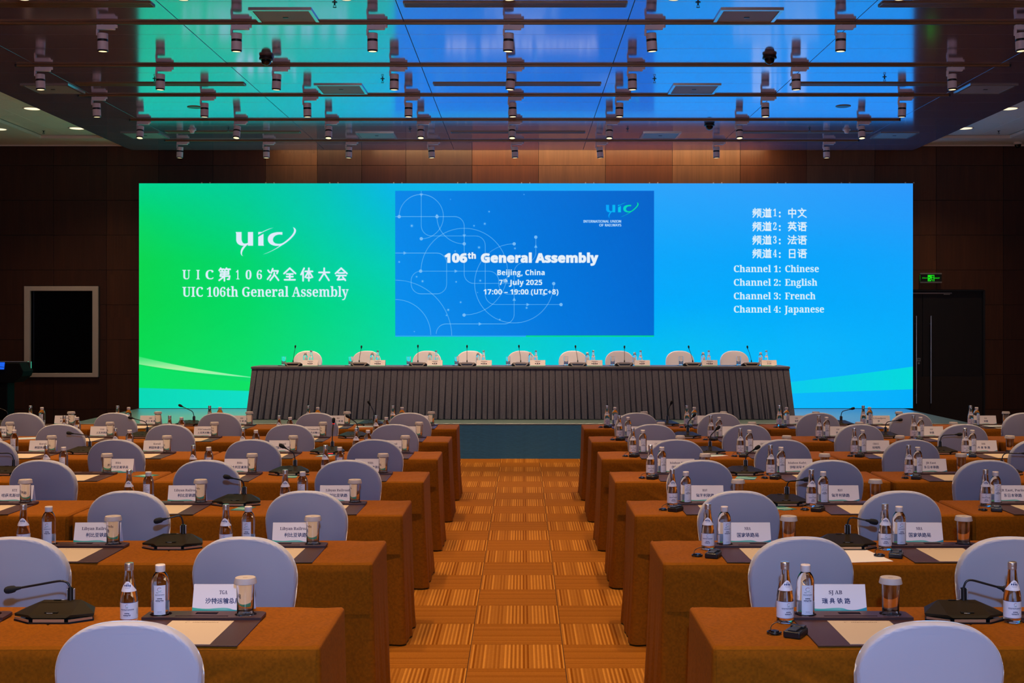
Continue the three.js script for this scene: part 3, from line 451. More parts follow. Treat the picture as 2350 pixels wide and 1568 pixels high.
// ---------- furniture and table things: one of each kind ----------
const clothNoise = wrapNoise(48, 61);
const weave = dataMap(256, 256, (u, v) => { const k = 0.86 + 0.14 * clothNoise(u, v) + jit(0.05); return [k, k, k]; });
weave.repeat.set(3, 3);
const CLOTH = phys({ color: lin(0.272, 0.079, 0.0008), roughness: 0.85, map: weave, sheen: 0.15, sheenColor: lin(0.5, 0.22, 0.03), sheenRoughness: 0.6, specularIntensity: 0.25 });
const SPANDEX = phys({ color: lin(0.45, 0.445, 0.50), roughness: 0.75, sheen: 1, sheenColor: lin(1, 0.95, 0.85), sheenRoughness: 0.5 }), GREY_SKIRT = std(lin(0.108, 0.108, 0.155), 0.8, 0, { map: weave }), SKIRT_TOP = std(lin(0.05, 0.052, 0.056), 0.55, 0, { map: weave });
const LEATHER = phys({ color: lin(0.055, 0.018, 0.015), roughness: 0.46 }), LEATHER_DARK = phys({ color: lin(0.025, 0.013, 0.011), roughness: 0.4 });
const PAPER = std(lin(0.80, 0.70, 0.56), 0.85), CARD = std(lin(0.82, 0.77, 0.77), 0.6);
const GLASS = phys({ color: 0xffffff, roughness: 0.015, transmission: 1, thickness: 0.05, ior: 1.42, attenuationColor: new THREE.Color(0.90, 0.94, 0.95), attenuationDistance: 0.25 });
const TUMBLER = phys({ color: 0xffffff, roughness: 0.01, transmission: 1, thickness: 0.01, ior: 1.48 });
const CAP_METAL = std(lin(0.62, 0.58, 0.56), 0.28, 0.85), CAP_WHITE = std(lin(0.66, 0.58, 0.56), 0.45), LID = std(lin(0.48, 0.42, 0.40), 0.65);
const MIC_BODY = phys({ color: lin(0.018, 0.012, 0.005), roughness: 0.45, specularIntensity: 0.35 }), MIC_BLACK = std(lin(0.006, 0.006, 0.007), 0.3), FOAM = std(lin(0.006, 0.006, 0.006), 0.9), SLOT_REFLECTION = std(lin(0.5, 0.36, 0.24), 0.35, 0.7);
const RED_GLOW = std(0x000000, 0.4, 0, { emissive: lin(1, 0.02, 0.015), emissiveIntensity: 1.3 });

// --- covered banquet chair, facing the stage: the back panel is towards the camera ---
function backShape(hw, y0, y1, wide) {
  const s = new THREE.Shape(), n = 40, side = (t) => { // outline from the foot of the panel up over the arch
    const mid = y1 - 0.165; if (t < 0.4) { const q = t / 0.4, y = y0 + (mid - y0) * q; return [hw * (0.66 + 0.34 * (1 - Math.pow(1 - q, 1.5))), y]; }
    const a = (t - 0.4) / 0.6 * Math.PI / 2, e = 0.80; return [hw * Math.pow(Math.cos(a), e), mid + 0.165 * Math.pow(Math.sin(a), 0.92)];
  };
  const pts = []; for (let i = 0; i <= n; i++) pts.push(side(i / n));
  s.moveTo(pts[0][0], pts[0][1]); for (let i = 1; i <= n; i++) s.lineTo(pts[i][0], pts[i][1]); for (let i = n - 1; i >= 0; i--) s.lineTo(-pts[i][0], pts[i][1]); s.closePath(); return s;
}
const SPANDEX_LIT = phys({ color: lin(0.76, 0.75, 0.88), roughness: 0.75, sheen: 0.6, sheenColor: lin(1, 0.95, 0.9), sheenRoughness: 0.5 });  // lighter copy of the same cover, with the stage lighting put into its colour
function chairProto(name, group, SPANDEX) {
  return copier(() => {
    const o = proto(name, 'chair', group);
    let back = new THREE.ExtrudeGeometry(backShape(0.209, 0.44, 0.945), { depth: 0.034, bevelEnabled: true, bevelThickness: 0.011, bevelSize: 0.011, bevelSegments: 5, curveSegments: 6 });
    back.translate(0, 0, -0.022); back = toCreasedNormals(back, 0.9);
    { const p = back.attributes.position; for (let i = 0; i < p.count; i++) { const x = p.getX(i), y = p.getY(i), t = Math.max(0, y - 0.44); p.setZ(i, p.getZ(i) + 0.15 + t * 0.11 + 0.05 * t * t - 0.35 * x * x); } back.computeVertexNormals(); back = toCreasedNormals(back, 0.9); }
    part(o, 'backrest', back, SPANDEX);
    const seat = rbox(0.42, 0.07, 0.42, 0.03, 0, 0.445, -0.02, 4); part(o, 'seat', seat, SPANDEX);
    const skirt = grid(64, 6, (u, v) => { // stretched cover from the seat down, scooped between the legs
      const a = u * Math.PI * 2, q = Math.max(Math.abs(Math.cos(a)), Math.abs(Math.sin(a))), x = Math.cos(a) / q * 0.2, z = Math.sin(a) / q * 0.2, corner = Math.pow(Math.min(Math.abs(x), Math.abs(z)) / 0.2, 3), drop = 0.12 + 0.27 * corner;
      return [x * (1 + 0.04 * v * corner - 0.06 * (1 - corner) * v), 0.43 - drop * v, -0.02 + z * (1 + 0.04 * v * corner - 0.06 * (1 - corner) * v)];
    }); part(o, 'cover_skirt', skirt, SPANDEX);
    for (const sx of [-1, 1]) for (const sz of [-1, 1]) part(o, 'leg', cyl(0.02, 0.016, 0.42, sx * 0.19, 0.21, -0.02 + sz * 0.19, 12), SPANDEX);
    return o;
  });
}
const makeChair = chairProto('covered_chair', 'covered chairs at the delegate tables', SPANDEX), makeStageChair = chairProto('covered_chair', 'covered chairs behind the stage table', SPANDEX_LIT);

// --- delegate table under its cloth: top, falls on all sides, a loose valance on the seat side ---
const TABLE_H = 0.75, TABLE_D = 0.6;
function clothGeometry(w, aisle, seams) {                    // aisle: -1, 0 or 1, the end that hangs free; seams: where a crease runs to the seat side
  const d = TABLE_D, R = 0.014, ph = rnd() * 9, us = [];
  for (let i = 0; i <= 56; i++) us.push(-w / 2 + R + (w - 2 * R) * i / 56);
  for (const s of seams) us.push(s - 0.007, s - 0.003, s, s + 0.003, s + 0.007);
  us.sort((p, q) => p - q);
  const top = grid(us.length - 1, 20, (u, v) => {
    const x = us[Math.round(u * (us.length - 1))], z = d / 2 - R - v * (d - 2 * R), edge = aisle ? Math.max(0, 1 - (w / 2 - aisle * x) / 0.3) : 0;
    let y = TABLE_H + 0.0016 * edge * (Math.sin(x * 30 + z * 24 + ph) - 1);
    for (const s of seams) y -= 0.0042 * Math.max(0, 1 - Math.abs(x - s - 0.004 * z) / 0.007) * (1 + 1.2 * Math.max(0, z - 0.15));
    return [x, y, z];
  }, (u, v) => [u * w, v * d]);
  // the fall of the cloth all the way round, as one sheet with rounded corners
  const C = 0.02, path = [], corner = (cx, cz, a0) => { for (let i = 0; i <= 6; i++) { const a = a0 + Math.PI / 2 * i / 6; path.push([cx + C * Math.cos(a), cz + C * Math.sin(a), Math.cos(a), Math.sin(a)]); } };
  const run = (ax, az, bx, bz, nx, nz, n) => { for (let i = 1; i < n; i++) path.push([ax + (bx - ax) * i / n, az + (bz - az) * i / n, nx, nz]); };
  const hx = w / 2, hz = d / 2;
  corner(hx - C, -hz + C, -Math.PI / 2); run(hx, -hz + C, hx, hz - C, 1, 0, aisle === 1 ? 44 : 10); corner(hx - C, hz - C, 0); run(hx - C, hz, -hx + C, hz, 0, 1, 60);
  corner(-hx + C, hz - C, Math.PI / 2); run(-hx, hz - C, -hx, -hz + C, -1, 0, aisle === -1 ? 44 : 10); corner(-hx + C, -hz + C, Math.PI); run(-hx + C, -hz, hx - C, -hz, 0, -1, 60); path.push(path[0]);
  let len = 0; const along = path.map((p, i) => (len += i ? Math.hypot(p[0] - path[i - 1][0], p[1] - path[i - 1][1]) : 0));
  const fall = grid(path.length - 1, 18, (u, v) => {
    const [px, pz, nx, nz] = path[Math.round(u * (path.length - 1))], s = along[Math.round(u * (path.length - 1))];
    let out, y; if (v < 0.25) { const a = v / 0.25 * Math.PI / 2; out = -R + R * Math.sin(a); y = TABLE_H - R + R * Math.cos(a); }
    else {
      const q = (v - 0.25) / 0.75, e = aisle ? hx - aisle * px : 9, k = aisle ? Math.max(0, Math.min(1, 1 - e / 0.14)) : 0, t = k * k * (3 - 2 * k);
      y = TABLE_H - R - q * (TABLE_H - R - 0.01);
      const pl = Math.sin(pz * 26 + ph) * 0.6 + 0.4 * Math.sin(pz * 57 + ph * 3);
      out = t * (0.016 * q + q * q * (0.022 * Math.pow(0.5 + 0.5 * pl, 1.3) + 0.004)) + (1 - t) * 0.004 * q * (1 + Math.sin(s * 11 + ph)) * Math.abs(nz);
    }
    return [px + nx * out, y, pz + nz * out];
  }, (u, v) => [along[Math.round(u * (path.length - 1))], v * 0.8]);
  return toCreasedNormals(merge(top, fall), 1.1);
}
function valanceGeometry(w, aisle) {                         // the loose overhang of the top cloth, creased diagonally near the aisle
  const ph = rnd() * 6;
  return toCreasedNormals(grid(80, 14, (u, v) => {
    const x = -w / 2 + 0.012 + u * (w - 0.024), e = aisle ? w / 2 - aisle * x : 9, q = v, crease = aisle ? 0.012 * Math.exp(-Math.pow((e - 0.1 - q * 0.42) / 0.035, 2)) * q + 0.008 * Math.exp(-Math.pow((e - 0.24 - q * 0.6) / 0.05, 2)) * q : 0;
    const lift = v < 0.12 ? Math.sin(v / 0.12 * Math.PI / 2) : 1;
    return [x, TABLE_H - 0.012 - 0.215 * v - 0.006 * Math.sin(u * 9 + ph) * v, TABLE_D / 2 + 0.002 + lift * 0.006 + q * 0.006 + crease + 0.003 * Math.sin(u * 26 + ph) * q];
  }, (u, v) => [u * w, v * 0.22]), 1.2);
}

// --- bottles, tumbler ---
function shell(r0, y0, y1, half, top, n = 28, m = 10) {       // a label wrapped on a lathe profile: radius r0(y), from y0 up to top(a)
  return grid(n, m, (u, v) => { const a = (u - 0.5) * 2 * half, yt = top ? top(u) : y1, y = y0 + (yt - y0) * v, r = r0(y) + 0.0006; return [Math.sin(a) * r, y, Math.cos(a) * r]; }, (u, v) => [u, top ? (v * (top(u) - y0)) / (y1 - y0) : v]);
}
const prof = (pts) => (y) => { for (let i = 0; i + 1 < pts.length; i++) if (y <= pts[i + 1][1]) { const t = (y - pts[i][1]) / (pts[i + 1][1] - pts[i][1]); return pts[i][0] + (pts[i + 1][0] - pts[i][0]) * Math.max(0, t); } return pts[pts.length - 1][0]; };
const glassProfile = [[0.024, 0], [0.029, 0.002], [0.0308, 0.008], [0.031, 0.02], [0.031, 0.085], [0.0302, 0.1], [0.0275, 0.117], [0.0237, 0.134], [0.0197, 0.152], [0.0168, 0.17], [0.0152, 0.186], [0.0146, 0.197]];
const petProfile = [[0.026, 0], [0.031, 0.002], [0.0325, 0.008], [0.0326, 0.02], [0.0326, 0.124], [0.0318, 0.134], [0.0290, 0.147], [0.0245, 0.157], [0.0195, 0.164], [0.0168, 0.168]];
function emblem(c, x, y, s) { c.lineCap = 'round'; c.lineWidth = s * 0.2; c.strokeStyle = '#a83a3c'; c.beginPath(); c.arc(x, y, s, Math.PI * 1.0, Math.PI * 1.75); c.stroke(); c.strokeStyle = '#2a4a78'; c.lineWidth = s * 0.14; c.beginPath(); c.arc(x, y, s, Math.PI * 0.6, Math.PI * 1.0); c.stroke(); c.strokeStyle = '#2e9a86'; c.lineWidth = s * 0.2; c.beginPath(); c.arc(x, y, s, Math.PI * 0.2, Math.PI * 0.6); c.stroke(); }
const smallPrint = (c, x0, x1, y, h, col, n) => { c.fillStyle = col; const w = (x1 - x0) / n; for (let i = 0; i < n; i++) c.fillRect(x0 + i * w, y + (i % 3 ? 0 : h * 0.15), w * 0.72, h * (i % 4 ? 1 : 0.8)); };
const labelWide = (() => { const [k, c] = canvas(512, 192); c.fillStyle = '#e8e6ee'; c.fillRect(0, 0, 512, 192); c.fillStyle = '#27356e'; c.fillRect(0, 0, 512, 5); c.fillRect(0, 188, 512, 3); emblem(c, 256, 36, 17); smallPrint(c, 236, 276, 58, 5, '#6a6f84', 5); smallPrint(c, 165, 350, 74, 10, '#47506e', 16); smallPrint(c, 168, 345, 90, 4, '#8a8fa4', 30); smallPrint(c, 225, 290, 114, 13, '#2e355a', 4); smallPrint(c, 210, 305, 136, 13, '#2e355a', 6); smallPrint(c, 215, 300, 156, 4, '#8a8fa4', 18); smallPrint(c, 400, 412, 70, 70, '#5a6078', 4); return canvasMap(k); })();
const labelTall = (() => { const [k, c] = canvas(160, 416); c.fillStyle = '#e6e4ee'; c.fillRect(0, 0, 160, 416); emblem(c, 80, 58, 27); smallPrint(c, 34, 70, 98, 8, '#2f3a5c', 5); smallPrint(c, 74, 128, 99, 4, '#9aa0b4', 9); smallPrint(c, 18, 144, 128, 10, '#4e5672', 14); smallPrint(c, 18, 144, 146, 4, '#979db2', 26); smallPrint(c, 48, 116, 178, 17, '#252d52', 4); smallPrint(c, 28, 134, 208, 17, '#252d52', 7); smallPrint(c, 40, 120, 236, 4, '#979db2', 16); smallPrint(c, 52, 108, 372, 6, '#5a6080', 9); smallPrint(c, 40, 122, 394, 4, '#8f95aa', 16); return canvasMap(k); })();
const labelNeck = (() => { const [k, c] = canvas(192, 128); c.fillStyle = '#e6e2ea'; c.fillRect(0, 0, 192, 128); c.fillStyle = '#2f3f74'; c.beginPath(); c.moveTo(80, 32); c.lineTo(90, 24); c.lineTo(96, 28); c.lineTo(104, 22); c.lineTo(114, 32); c.fill(); smallPrint(c, 60, 134, 38, 24, '#2f3f74', 4); smallPrint(c, 66, 128, 72, 5, '#7a82a0', 12); smallPrint(c, 74, 120, 84, 4, '#9aa0b4', 9); return canvasMap(k); })();
const PRINT_WIDE = std(0xffffff, 0.5, 0, { map: labelWide }), PRINT_TALL = std(0xffffff, 0.5, 0, { map: labelTall }), PRINT_NECK = std(0xffffff, 0.5, 0, { map: labelNeck }), PRINT_BACK = std(lin(0.62, 0.66, 0.78), 0.5);
const gp = prof(glassProfile), pp = prof(petProfile);
function glassBottleProto(group) {
  return copier(() => {
    const o = proto('glass_bottle', 'bottle', group);
    part(o, 'bottle_body', lathe([[0, 0.004], ...glassProfile, [0.0143, 0.2215], [0, 0.2215]], 28), GLASS);
    part(o, 'cap', lathe([[0.0152, 0.196], [0.0158, 0.197], [0.0158, 0.205], [0.0152, 0.206], [0.0160, 0.2075], [0.0160, 0.220], [0.0150, 0.2232], [0, 0.2238]], 24), CAP_METAL);
    part(o, 'body_label', shell(gp, 0.021, 0.083, 2.3), PRINT_WIDE); part(o, 'neck_label', shell(gp, 0.121, 0.1585, 1.5, (u) => 0.126 + 0.0325 * Math.pow(Math.sin(u * Math.PI), 1.4)), PRINT_NECK);
    return o;
  });
}
function petBottleProto(group) {
  return copier(() => {
    const o = proto('plastic_bottle', 'bottle', group);
    part(o, 'bottle_body', lathe([[0, 0.006], ...petProfile, [0.0165, 0.186], [0, 0.186]], 28), GLASS);
    part(o, 'cap', lathe([[0.0172, 0.1685], [0.0183, 0.169], [0.0183, 0.190], [0.0172, 0.1945], [0, 0.1948]], 24), CAP_WHITE);
    part(o, 'front_label', shell(pp, 0.013, 0.122, 0.68, null, 14, 4), PRINT_TALL);
    const b = shell(pp, 0.018, 0.055, 1.9, null, 24, 3).rotateY(Math.PI); part(o, 'back_label', b, PRINT_BACK);
    return o;
  });
}
const tumblerGeo = lathe([[0, 0], [0.0295, 0], [0.0308, 0.002], [0.0325, 0.126], [0.0316, 0.1275], [0.0305, 0.126], [0.0288, 0.014], [0, 0.0125]], 32);
const lidGeo = lathe([[0, 0.1295], [0.0325, 0.1288], [0.0332, 0.1265], [0.0418, 0.124], [0.0428, 0.1255], [0.0382, 0.1455], [0.0365, 0.1468], [0.0325, 0.1458], [0, 0.1452]], 32);
const lidMark = cyl(0.009, 0.009, 0.0006, 0, 0.1456, 0, 16), LID_MARK = std(lin(0.42, 0.34, 0.28), 0.7);
function tumblerProto(group, lidded) { return copier(() => { const o = proto('drinking_glass', 'glass', group); part(o, 'tumbler', tumblerGeo, TUMBLER); if (lidded) { const l = part(o, 'lid', lidGeo, LID, 'white paper lid'); part(l, 'printed_mark', lidMark, LID_MARK); } return o; }); }
const G_SEAT = 'set out at the delegate seats';
const makeGlass = glassBottleProto('glass water bottles ' + G_SEAT), makePet = petBottleProto('plastic water bottles ' + G_SEAT), makeTumbler = tumblerProto('lidded glasses ' + G_SEAT, true);
const G_STAGE = 'on the stage table';
const stageGlass = glassBottleProto('glass water bottles ' + G_STAGE), stagePet = petBottleProto('plastic water bottles ' + G_STAGE), stageTumbler = tumblerProto('empty glasses ' + G_STAGE, false);

// --- name card: a tent of card, lettered on the front ---
const CARD_W = 0.23, CARD_S = 0.105;
function cardPanel(sign) { return rbox(CARD_W, CARD_S, 0.0016, 0.0006, 0, CARD_S / 2, 0, 1).rotateX(-0.30 * sign).translate(0, 0.001, 0.031 * sign); }
const cardFront = (() => { const g = new THREE.PlaneGeometry(CARD_W - 0.001, CARD_S - 0.001).translate(0, CARD_S / 2, 0.0011).rotateX(-0.30).translate(0, 0.001, 0.031); return g; })();
const cardCache = {};
function cardMaterial(en, cn) {
  const key = en + '|' + cn; if (cardCache[key]) return cardCache[key];
  const [k, c] = canvas(320, 146); { const g = c.createLinearGradient(0, 0, 0, 146); g.addColorStop(0, '#e9e0df'); g.addColorStop(1, '#efe9ee'); c.fillStyle = g; c.fillRect(0, 0, 320, 146); }
  { const g = c.createLinearGradient(0, 0, 320, 0); g.addColorStop(0, '#35b59a'); g.addColorStop(0.55, '#79c8bd'); g.addColorStop(0.8, '#1f9fa8'); g.addColorStop(1, '#2391ae'); c.fillStyle = g; }
  c.beginPath(); c.moveTo(0, 122); c.bezierCurveTo(50, 130, 80, 130, 120, 126); c.bezierCurveTo(170, 122, 190, 122, 215, 132); c.bezierCurveTo(250, 140, 290, 130, 320, 120); c.lineTo(320, 146); c.lineTo(0, 146); c.fill();
  c.fillStyle = 'rgba(20,140,140,0.55)'; c.beginPath(); c.moveTo(0, 136); c.bezierCurveTo(90, 132, 160, 138, 320, 134); c.lineTo(320, 146); c.lineTo(0, 146); c.fill();
  c.fillStyle = '#241c40'; const w = Math.min(220, en.length * 14.5); if (en) fit(c, en, 160 - w / 2, 160 + w / 2, 52, 27, SERIF);
  c.fillStyle = '#1b2b5e'; const n = [...cn].length, cw = Math.min(280, n * 31 + (n === 4 ? 26 : 0)), s = Math.min(30, 270 / Math.max(1, n)); if (n) hanzi(c, cn, 160 - cw / 2, 160 + cw / 2, 72, s, 2.7);
  return cardCache[key] = std(0xffffff, 0.6, 0, { map: canvasMap(k) });
}
const panelA = cardPanel(1), panelB = cardPanel(-1);
function cardProto(group) { return copier(() => { const o = proto('name_card', 'name card', group); part(o, 'front_panel', panelA, CARD); part(o, 'back_panel', panelB, CARD); part(o, 'printed_face', cardFront, CARD); return o; }); }
const makeCard = cardProto('name cards ' + G_SEAT), stageCard = cardProto('name cards ' + G_STAGE);

// --- leather desk pad with its raised tray, sheet, pencil ---
const makePad = copier(() => {
  const o = proto('desk_pad', 'desk pad', 'leather desk pads ' + G_SEAT);
  part(o, 'pad', rbox(0.44, 0.005, 0.36, 0.002, 0, 0.0025, 0.05), LEATHER);
  const s = new THREE.Shape(); s.moveTo(-0.22, -0.05); s.lineTo(0.22, -0.05); s.lineTo(0.22, 0.035); s.lineTo(0.205, 0.05); s.lineTo(-0.205, 0.05); s.lineTo(-0.22, 0.035); s.closePath();
  for (const x of [-0.166, 0.152]) { const h = new THREE.Path(); h.absarc(x, 0.004, 0.041, 0, Math.PI * 2, true); s.holes.push(h); }
  { const h = new THREE.Path(); h.moveTo(-0.04, 0.0); h.lineTo(0.045, 0.0); h.lineTo(0.045, 0.034); h.lineTo(-0.04, 0.034); h.closePath(); s.holes.push(h); }
  { const h = new THREE.Path(); h.moveTo(-0.105, -0.035); h.lineTo(0.095, -0.035); h.lineTo(0.095, -0.02); h.lineTo(-0.105, -0.02); h.closePath(); s.holes.push(h); }
  const tray = part(o, 'tray', new THREE.ExtrudeGeometry(s, { depth: 0.009, bevelEnabled: true, bevelSize: 0.0015, bevelThickness: 0.0015, bevelSegments: 2, curveSegments: 20 }).rotateX(-Math.PI / 2).translate(0, 0.0045, -0.175), LEATHER);
  part(tray, 'tray_floor', rbox(0.43, 0.004, 0.09, 0.0015, 0, 0.0035, -0.175), LEATHER_DARK);
  return o;
});
const sheetPrint = (() => { const [k, c] = canvas(256, 320); c.fillStyle = '#efdcc0'; c.fillRect(0, 0, 256, 320); c.strokeStyle = c.fillStyle = '#b09a7c'; c.lineWidth = 3; c.beginPath(); c.arc(72, 24, 8, 2, 5.6); c.stroke(); smallPrint(c, 92, 200, 19, 9, '#a58f74', 14); return canvasMap(k); })();
const SHEET = std(lin(0.64, 0.61, 0.60), 0.85, 0, { map: sheetPrint });
const sheetGeo = box(0.228, 0.0012, 0.33, 0, 0.0006, 0); { const u = sheetGeo.attributes.uv, p = sheetGeo.attributes.position; for (let i = 0; i < u.count; i++) u.setXY(i, p.getX(i) / 0.228 + 0.5, 0.5 - p.getZ(i) / 0.33); }
const makeSheet = copier(() => { const o = proto('notepad_sheet', 'paper', 'cream note sheets ' + G_SEAT); part(o, 'sheet', sheetGeo, SHEET); return o; });
const makePencil = copier(() => { const o = proto('pencil', 'pencil', 'dark pencils ' + G_SEAT), turn = (g) => g.rotateZ(Math.PI / 2); part(o, 'shaft', turn(new THREE.CylinderGeometry(0.0038, 0.0038, 0.15, 6)).translate(0.01, 0.0038, 0), std(lin(0.03, 0.02, 0.015), 0.4)); part(o, 'sharpened_tip', turn(new THREE.CylinderGeometry(0.0036, 0.0008, 0.02, 8)).rotateY(Math.PI).rotateY(Math.PI).translate(-0.075, 0.0038, 0), std(lin(0.75, 0.55, 0.35), 0.7)); return o; });

// --- delegate microphone: faceted base, collar, bent neck, foam head ---
const convex = (pts) => toCreasedNormals(new ConvexGeometry(pts.map((p) => new THREE.Vector3(...p))), 0.1);
const micBody = convex([[-0.078, 0.030, 0.072], [0.078, 0.030, 0.072], [-0.070, 0.057, -0.062], [0.070, 0.057, -0.062], [-0.062, 0.021, 0.079], [0.062, 0.021, 0.079], [-0.148, 0.026, 0.022], [0.148, 0.026, 0.022], [-0.146, 0.017, 0.026], [0.146, 0.017, 0.026], [-0.128, 0.034, -0.045], [0.128, 0.034, -0.045], [-0.11, 0.014, -0.075], [0.11, 0.014, -0.075], [0, 0.014, 0.07], [-0.07, 0.03, -0.082], [0.07, 0.03, -0.082]]);
const micPlate = convex([[-0.075, 0.0005, 0.084], [0.075, 0.0005, 0.084], [-0.148, 0.0005, 0.03], [0.148, 0.0005, 0.03], [-0.1, 0.0005, -0.075], [0.1, 0.0005, -0.075], [-0.072, 0.006, 0.084], [0.072, 0.006, 0.084], [-0.149, 0.0065, 0.028], [0.149, 0.0065, 0.028], [-0.1, 0.006, -0.075], [0.1, 0.006, -0.075]]);
const micSlots = [box(0.115, 0.011, 0.004, 0, 0.011, 0.0795), box(0.088, 0.008, 0.004).rotateY(0.66).translate(0.108, 0.011, 0.056), box(0.088, 0.008, 0.004).rotateY(-0.66).translate(-0.108, 0.011, 0.056)], micCore = box(0.2, 0.016, 0.1, 0, 0.011, -0.01);  // strips in the base gap, coloured as the brown table reflected there
const micKeys = [rbox(0.05, 0.0025, 0.012, 0.001, 0, 0.0365, 0.052), rbox(0.03, 0.002, 0.006, 0.001, -0.018, 0.058, -0.055)];
const micMarks = [box(0.022, 0.0006, 0.002, -0.004, 0.0345, 0.06), box(0.018, 0.0006, 0.003, -0.002, 0.0578, -0.057)], MIC_MARK = std(lin(0.75, 0.68, 0.6), 0.5);
const micCollar = merge(cyl(0.010, 0.012, 0.05, 0.028, 0.076, -0.066, 16)), micClips = [rbox(0.005, 0.042, 0.012, 0.002, 0.0415, 0.078, -0.064), rbox(0.004, 0.036, 0.01, 0.0015, 0.0155, 0.078, -0.064)];
const MIC_CHROME = std(lin(0.5, 0.5, 0.52), 0.3, 0.6);
const makeMicBase = copier(() => {
  const o = proto('table_microphone', 'microphone', 'delegate microphones on the brown tables');
  const b = part(o, 'base', micBody, MIC_BODY); part(b, 'base_plate', micPlate, MIC_BLACK); part(b, 'core', micCore, MIC_BLACK); for (const g of micSlots) part(b, 'slot_reflection', g, SLOT_REFLECTION); for (const g of micKeys) part(b, 'button', g, MIC_BODY); for (const g of micMarks) part(b, 'print', g, MIC_MARK);
  part(o, 'collar', micCollar, MIC_BLACK); for (const g of micClips) part(o, 'clip', g, MIC_CHROME); return o;
});
const headGeo = lathe([[0, -0.03], [0.005, -0.03], [0.0062, -0.022], [0.0078, -0.012], [0.0125, -0.006], [0.0142, 0.006], [0.0142, 0.018], [0.0118, 0.027], [0.006, 0.032], [0, 0.033]], 20);
function neckPath(a, e, h) {                                   // straight up, a tight bend, then straight out to the head
  const A = new THREE.Vector3(...a), E = new THREE.Vector3(...e), Hh = new THREE.Vector3(...h), p = A.clone().lerp(E, 0.45), q = E.clone().lerp(Hh, 0.2), c = new THREE.QuadraticBezierCurve3(p, E, q), out = [A];
  for (let i = 0; i <= 5; i++) out.push(c.getPoint(i / 5)); out.push(E.clone().lerp(Hh, 0.45), E.clone().lerp(Hh, 0.7), Hh); return out.map((v) => v.toArray());
}
function makeMic(label, pos, bend, lit) {                     // bend: offset of the head from the collar, and the height of the elbow
  const o = makeMicBase(label, pos), [hx, hy, hz, elbow] = bend, a = [0.028, 0.098, -0.066], e = [a[0] + hx * 0.08, 0.05 + elbow, a[2] + hz * 0.08], h = [a[0] + hx, hy, a[2] + hz];
  for (const c of [...o.children]) if (c.name === 'gooseneck' || c.name === 'foam_head') o.remove(c);
  part(o, 'gooseneck', tube(neckPath(a, e, h), 0.0042, 40, 8), MIC_BLACK);
  const dir = new THREE.Vector3(h[0] - e[0], h[1] - e[1], h[2] - e[2]).normalize(), hd = part(o, 'foam_head', headGeo, FOAM);
  hd.position.set(...h); hd.quaternion.setFromUnitVectors(new THREE.Vector3(0, 1, 0), dir);
  if (lit) { part(o, 'light_ring', new THREE.TorusGeometry(0.0085, 0.0025, 8, 20).rotateX(Math.PI / 2).translate(0, -0.02, 0), RED_GLOW, 'red lit ring under the head').position.copy(hd.position); part(o, 'light_bar', rbox(0.075, 0.006, 0.003, 0.001, 0.02, 0.011, 0.083), RED_GLOW, 'red lit bar on the base'); }
  return o;
}
// --- interpretation receiver with its ear hook ---
const rcvBody = merge(rbox(0.062, 0.024, 0.095, 0.006, 0, 0.0125, 0, 3), rbox(0.05, 0.008, 0.03, 0.003, 0, 0.028, -0.03)), rcvClip = rbox(0.03, 0.006, 0.06, 0.002, 0, 0.0275, 0.012), rcvHook = merge(new THREE.TorusGeometry(0.023, 0.0034, 8, 22, 4.6).rotateX(Math.PI / 2).rotateY(0.6).translate(-0.075, 0.006, 0.01), cyl(0.014, 0.016, 0.012, -0.07, 0.008, 0.016, 18)), rcvCord = tube([[-0.02, 0.028, -0.045], [-0.06, 0.035, -0.05], [-0.095, 0.022, -0.035], [-0.09, 0.008, 0.0], [-0.075, 0.006, 0.012]], 0.0016, 30, 6);
const makeReceiver = copier(() => { const o = proto('interpretation_receiver', 'receiver', 'interpretation receivers at the right hand seats'); part(o, 'pocket_unit', rcvBody, std(lin(0.012, 0.012, 0.013), 0.28)); part(o, 'belt_clip', rcvClip, std(lin(0.03, 0.03, 0.03), 0.35)); part(o, 'ear_hook', rcvHook, MIC_BLACK); part(o, 'cord', rcvCord, MIC_BLACK); return o; });
// --- leaflets ---
const leafletPrint = (tone) => { const [k, c] = canvas(160, 224); c.fillStyle = tone[0]; c.fillRect(0, 0, 160, 224); c.fillStyle = tone[1]; c.beginPath(); c.moveTo(0, 70); c.bezierCurveTo(60, 40, 100, 120, 160, 80); c.lineTo(160, 160); c.bezierCurveTo(100, 190, 60, 120, 0, 150); c.fill(); smallPrint(c, 20, 90, 20, 12, tone[2], 6); smallPrint(c, 20, 120, 190, 8, tone[2], 10); return canvasMap(k); };
const LEAF = [[['#19706a', '#8fb7ae', '#e6f2ee']], [['#5c8fa8', '#b8d4de', '#1f3a55']], [['#d9d3da', '#9fc7cb', '#39506a']]].map(([t]) => std(0xffffff, 0.5, 0, { map: leafletPrint(t) }));
function leaflet(label, x, y, z, w, d, turn, kind) { const o = thing('leaflet', label, 'leaflet', [x, y, z], turn); part(o, 'cover', (() => { const g = box(w, 0.0018, d, 0, 0.0009, 0), u = g.attributes.uv, p = g.attributes.position; for (let i = 0; i < u.count; i++) u.setXY(i, p.getX(i) / w + 0.5, 0.5 - p.getZ(i) / d); return g; })(), LEAF[kind]); return o; }
